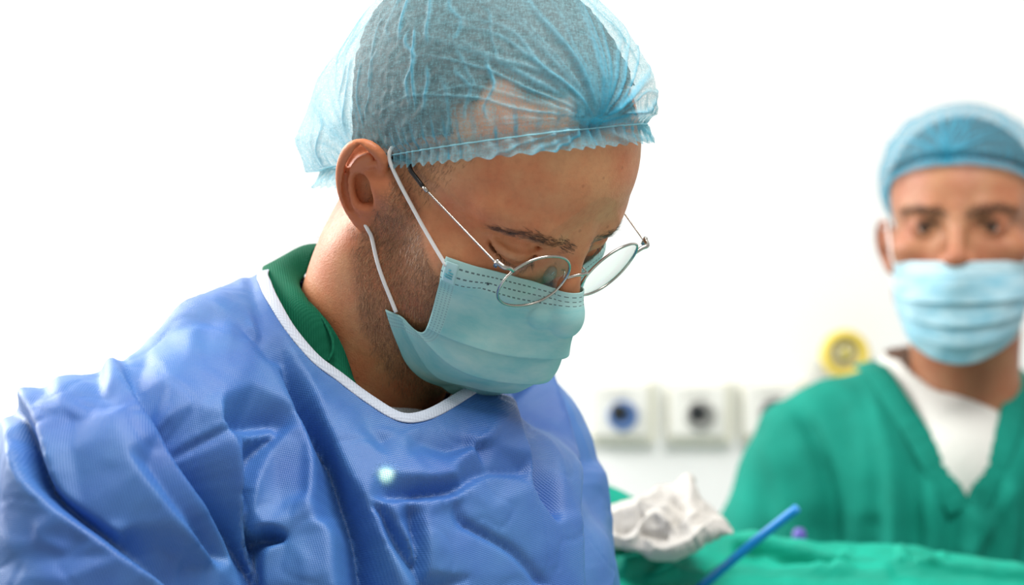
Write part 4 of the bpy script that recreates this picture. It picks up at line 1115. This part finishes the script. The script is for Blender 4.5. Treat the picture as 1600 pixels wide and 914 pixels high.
# ------------------------------------------------------------------ wall fittings
M_PLATE = plain('outlet_plate_cream', srgb(226, 224, 208), .5)
M_RIM = plain('outlet_surround', srgb(238, 237, 230), .5)
M_DARK = plain('outlet_socket_dark', srgb(28, 30, 34), .5)
def rounded_plate(w, h, d, r, bev):
    bm = bmesh.new(); bmesh.ops.create_cube(bm, size=1)
    for v in bm.verts: v.co = (v.co.x * w, v.co.y * d, v.co.z * h)
    ed = [e for e in bm.edges if abs((e.verts[0].co - e.verts[1].co).normalized().y) > .9]
    bmesh.ops.bevel(bm, geom=ed, offset=r, segments=4, affect='EDGES', profile=.5)
    fr = [e for e in bm.edges if all(v.co.y < -d * .49 for v in e.verts)]
    bmesh.ops.bevel(bm, geom=fr, offset=bev, segments=2, affect='EDGES', profile=.5)
    return bm
def lathe(name, prof, c, mat, parent, n=36):
    """profile of (radius, forward) pairs turned about the axis pointing at the camera side (-Y)"""
    prof = np.array(prof); a = np.linspace(0, 2 * np.pi, n, endpoint=False)
    V = np.stack([np.cos(a)[:, None] * prof[:, 0], np.broadcast_to(-prof[:, 1], (n, len(prof))), np.sin(a)[:, None] * prof[:, 0]], -1) + np.array(c)
    return mesh_obj(name, V.reshape(-1, 3), grid_faces(n, len(prof), True), mat, parent)
OUT = [(972, 643, 'blue', srgb(88, 122, 178), 'cream wall outlet with a blue ring nearest the surgeon'), (1092, 643, 'grey', srgb(150, 150, 146), 'cream wall outlet with a grey ring, middle of the three'),
       (1207, 641, 'black', srgb(66, 68, 72), 'cream wall outlet with a black ring partly behind the green scrubs')]
for px, py, cn, rc, lab in OUT:
    c = WP(px, py, WALL_Y); root = empty('wall_outlet', c, lab, 'wall outlet', 'medical outlets on the back wall')
    bm = rounded_plate(.092, .086, .022, .004, .003); bmesh.ops.translate(bm, verts=bm.verts, vec=Vector(c) + Vector((0, -.011, 0))); bm_obj('back_box', bm, M_PLATE, root)
    bm = rounded_plate(.076, .070, .012, .003, .002); bmesh.ops.translate(bm, verts=bm.verts, vec=Vector(c) + Vector((-.004, -.027, .003))); fp = bm_obj('face_plate', bm, M_RIM, root)
    q = c + np.array([-.004, -.033, .000]); mr = plain('outlet_ring_' + cn, rc, .45)
    lathe('ring', [(.0, .001), (.009, .001), (.010, .006), (.018, .008), (.021, .004), (.021, -.002)], q + np.array([.003, 0, -.004]), mr, root)
    lathe('socket', [(.0, .010), (.006, .011), (.011, .010), (.012, .004)], q + np.array([-.003, 0, .002]), M_DARK, root)
    v, f = tube(np.array([q + [-.02, -.0015, .024], q + [.012, -.0015, .026]]), .0011, 6); mesh_obj('label_strip', v, f, plain('outlet_print', srgb(176, 176, 168), .6), root)
g = WP(1313, 552, WALL_Y); root = empty('pressure_gauge', g, 'round yellow-rimmed gauge on the white wall above the green shoulder', 'gauge')
M_YEL = plain('yellow_plastic', srgb(240, 214, 92), .4)
lathe('mount', [(0, .03), (.012, .03), (.014, 0)], g, M_PLATE, root)
lathe('rim', [(.021, .030), (.022, .046), (.027, .050), (.033, .046), (.034, .034), (.030, .028), (.021, .030)], g, M_YEL, root)
lathe('dial', [(0, .036), (.0215, .036), (.0215, .031)], g, plain('dial_face', srgb(214, 208, 188), .5), root)
lathe('hub', [(0, .044), (.008, .043), (.010, .036)], g + np.array([.001, 0, .002]), plain('hub_olive', srgb(206, 192, 90), .4), root)
lathe('dome', [(0, .054), (.010, .052), (.018, .047), (.0215, .040)], g, M_LENS, root)

# ------------------------------------------------------------------ drape, gauze, tube
ridge = np.array([(740, 690), (800, 692), (860, 702), (905, 726), (935, 746), (975, 770), (1060, 812), (1140, 836), (1250, 846), (1400, 856), (1600, 881), (1750, 905), (1900, 930)], float)
rp = spline(ridge, 420); R3 = np.array([WP(x, y, 1.72) for x, y in rp])
tb = np.linspace(-1, 0, 40)[:-1]; tf = np.r_[np.linspace(0, 1, 130), np.linspace(1.02, 2, 40)]; V = []
for t in np.r_[tb, tf]:
    if t < 0: off = np.array([0, .30 * (-t) ** .6 * .25 + .02 * -t, -.34 * (-t) ** 1.3])
    else:
        rc = np.interp(rp[:, 0], [940, 1060, 1200], [.36, .55, 1.0])[:, None] * min(t, 1)
        hang = max(t - 1, 0); off = np.concatenate([0 * rc, -.34 * rc - .03 * math.sin(min(hang * 6, 1) * math.pi / 2), -.17 * rc ** 1.1 - .010 * sstep(0, .06, rc) - .55 * hang ** 1.2], 1)
    V.append(R3 + off)
V = np.stack(V, 1); nu_, nv_ = V.shape[:2]; V = V.reshape(-1, 3); Fq = grid_faces(nu_, nv_)
N = vnormals(V, Fq); N *= np.sign(N[:, 2].mean())
gp = to_px(V); jj = np.arange(len(V)) % nv_; disp = .004 * vnoise(V @ np.diag([.5, 1, 1]), 26, 41) + .0016 * vnoise(V, 60, 42)
for line, w, a in (([(1130, 836), (1220, 858), (1330, 882), (1430, 893), (1700, 900)], 9, 11), ([(1140, 852), (1220, 872), (1310, 893)], 9, -8), ([(1180, 866), (1260, 893), (1400, 905)], 7, 7),
                   ([(1000, 905), (1100, 897), (1250, 898), (1340, 901)], 6, 8), ([(1090, 885), (1200, 884), (1280, 893)], 9, -6), ([(1400, 858), (1412, 874), (1396, 893)], 6, 4), ([(1480, 866), (1450, 890), (1425, 893)], 6, 4), ([(1600, 884), (1500, 886), (1430, 893)], 6, 4), ([(1330, 862), (1310, 880)], 6, 3),
                   ([(955, 850), (1050, 875), (1120, 905)], 18, -8), ([(960, 890), (1020, 872), (1060, 895)], 14, 8)):
    d, par, _ = poly_dist(gp, spline(line, 24) if len(line) > 2 else line)
    disp += a * 1e-3 * np.exp(-(d / w) ** 2) * sstep(0, .1, par) * sstep(1, .9, par) * (np.arange(len(V)) % nv_ >= len(tb))
hg = sstep(len(tb) + 130, len(tb) + 165, jj); disp += hg * .012 * np.sin(V[:, 0] * 55 + 2 * vnoise(V, 6, 44))
V = V + N * disp[:, None]
drape = mesh_obj('surgical_drape', V, Fq, fabric('drape_green', srgb(10, 168, 142), srgb(4, 138, 114), 1600, .65, True, False, .3), None)
tag(drape, 'green surgical drape over the operating field', 'drape'); s_ = drape.modifiers.new('t', 'SOLIDIFY'); s_.thickness = .002; s_.offset = -1

na, nb_ = 220, 200
top = np.array([(945, 796), (985, 784), (1030, 772), (1058, 766), (1080, 750), (1092, 776), (1120, 806), (1146, 829)], float)
bot = np.array([(945, 850), (985, 855), (1027, 864), (1060, 856), (1095, 839), (1120, 829), (1146, 834)], float)
gx = np.linspace(946, 1145, na); ty = np.interp(gx, top[:, 0], top[:, 1]); by = np.interp(gx, bot[:, 0], bot[:, 1])
for _ in range(6): ty[1:-1] = (ty[:-2] + 2 * ty[1:-1] + ty[2:]) / 4; by[1:-1] = (by[:-2] + 2 * by[1:-1] + by[2:]) / 4
rowsg = []
for b_ in np.linspace(-.12, 1.5, nb_):
    if b_ <= 1:
        e_ = math.sin(max(b_, 0) * math.pi / 2) ** 1.2; y_ = by + (ty - by) * e_ - 4 * min(b_, 0) * -3; d_ = 1.585 + .055 * max(b_, 0) ** 1.6 - min(b_, 0) * .12
        rowsg.append(np.stack([WP(gx[i], y_[i], d_) for i in range(na)]))
    else:
        p_ = np.stack([WP(gx[i], ty[i], 1.64) for i in range(na)]); t_b = (b_ - 1) / .5
        k_b = np.clip((by - ty) / 70, .04, 1)[:, None]; rowsg.append(p_ + np.array([0, .05 * t_b, -.035 * t_b ** 1.5]) * np.concatenate([k_b, k_b, k_b], 1))
gzv = np.stack(rowsg, 1).reshape(-1, 3); gzf = grid_faces(na, nb_); gzn = vnormals(gzv, gzf); gzn *= np.sign(-gzn[:, 1].mean())
gq = gzv + .010 * np.stack([vnoise(gzv, 38, k) for k in (1, 2, 3)], 1)
dg = .0050 * (.45 - np.abs(vnoise(gq, 46, 51))) + .0022 * (.4 - np.abs(vnoise(gq, 105, 53))) + .0006 * vnoise(gzv, 220, 54)
gpx = to_px(gzv) + 3 * np.stack([vnoise(gzv, 60, 5), vnoise(gzv, 60, 6)], 1)
for line, w, a_ in (([(950, 842), (985, 847), (1005, 822), (1027, 812), (1052, 828)], 8, .008), ([(1004, 845), (1027, 860), (1060, 851), (1095, 832), (1120, 822), (1144, 829)], 8, .008), ([(948, 817), (982, 803), (1015, 797), (1050, 803)], 7, .007),
                    ([(995, 797), (1040, 769), (1082, 748)], 6, .006), ([(1050, 775), (1062, 800), (1050, 825)], 6, -.006), ([(1000, 835), (1016, 838), (1046, 843)], 7, -.007), ([(960, 830), (990, 822), (1010, 806)], 6, -.006)):
    d, par, _ = poly_dist(gpx, spline(line, 24)); dg += a_ * np.exp(-(d / w) ** 1.4) * sstep(-.02, .08, par) * sstep(1.02, .92, par)
dg *= np.repeat(.15 + .85 * sstep(1147, 1112, gx), nb_)
gzv = gzv + gzn * dg[:, None]
gauze = mesh_obj('gauze', gzv, gzf, fabric('gauze_white', srgb(196, 192, 185), srgb(182, 180, 176), 1800, .9, True, False, .1), None)
s_ = gauze.modifiers.new('t', 'SOLIDIFY'); s_.thickness = .0015
tag(gauze, 'crumpled white gauze lying on the green drape beside the blue gown', 'gauze')
tb_ = spline([WP(1246, 794, 1.60), WP(1172, 852, 1.615), WP(1105, 909, 1.635), WP(1062, 945, 1.65)], 40)
root = empty('tube', tb_[-1], 'slim blue plastic tube slanting up out of the green drape', 'tube')
v, f = tube(tb_, .0038, 16); mesh_obj('shaft', v, f, plain('tube_blue', srgb(22, 132, 206), .35), root)
v, f = tube(np.array([tb_[0], tb_[0] + (tb_[0] - tb_[1]) * .25]), np.array([.0038, .0026]), 16); mesh_obj('tip', v, f, plain('tube_blue_tip', srgb(40, 140, 214), .35), root)
kb = WP(1249, 842, 1.80); root = empty('knob', kb - np.array([0, 0, .06]), 'small violet knob peeking over the drape edge before the scrubs', 'knob')
lathe_v = [(.0, .010), (.004, .0095), (.006, .006), (.0065, 0), (.004, -.02), (.004, -.06)]
a = np.linspace(0, 2 * np.pi, 16, endpoint=False); pr = np.array(lathe_v)
Vk = np.stack([np.cos(a)[:, None] * pr[:, 0], np.sin(a)[:, None] * pr[:, 0], np.broadcast_to(pr[:, 1], (16, len(pr)))], -1) + kb
mesh_obj('knob_body', Vk.reshape(-1, 3), grid_faces(16, len(pr), True), plain('violet_plastic', srgb(92, 80, 170), .4), root)

# laser pointer spot on the gown
lz = ghit(602, 745)
src = np.array([.06, .25, 1.72])
d = bpy.data.lights.new('laser_pointer', 'SPOT'); d.energy = 420; d.spot_size = math.radians(1.5); d.spot_blend = 1.0; d.shadow_soft_size = .004; d.specular_factor = 0.0
d.use_nodes = True; nt = d.node_tree; em = [n for n in nt.nodes if n.type == 'EMISSION'][0]
tc = nt.nodes.new('ShaderNodeTexCoord'); sp = nt.nodes.new('ShaderNodeSeparateXYZ'); nt.links.new(tc.outputs['Normal'], sp.inputs[0])
def lm(op, a, b=0.0):
    n = nt.nodes.new('ShaderNodeMath'); n.operation = op
    for k, v in enumerate((a, b)):
        if isinstance(v, bpy.types.NodeSocket): nt.links.new(v, n.inputs[k])
        else: n.inputs[k].default_value = v
    return n.outputs[0]
r2 = lm('ADD', lm('MULTIPLY', sp.outputs[0], sp.outputs[0]), lm('MULTIPLY', sp.outputs[1], sp.outputs[1]))
beam = lm('POWER', 2.718, lm('MULTIPLY', r2, -1 / (.0024 ** 2))); glow = lm('POWER', 2.718, lm('MULTIPLY', r2, -1 / (.0055 ** 2)))
cb = nt.nodes.new('ShaderNodeCombineXYZ')
nt.links.new(lm('MULTIPLY', beam, 2.2), cb.inputs[0]); nt.links.new(lm('ADD', lm('MULTIPLY', beam, 1.6), lm('MULTIPLY', glow, .030)), cb.inputs[1]); nt.links.new(lm('ADD', lm('MULTIPLY', beam, .5), lm('MULTIPLY', glow, .004)), cb.inputs[2])
nt.links.new(cb.outputs[0], em.inputs['Color'])
o = bpy.data.objects.new('laser_pointer', d); COL.objects.link(o); o.location = src
o.rotation_euler = Vector(lz - src).to_track_quat('-Z', 'Y').to_euler()
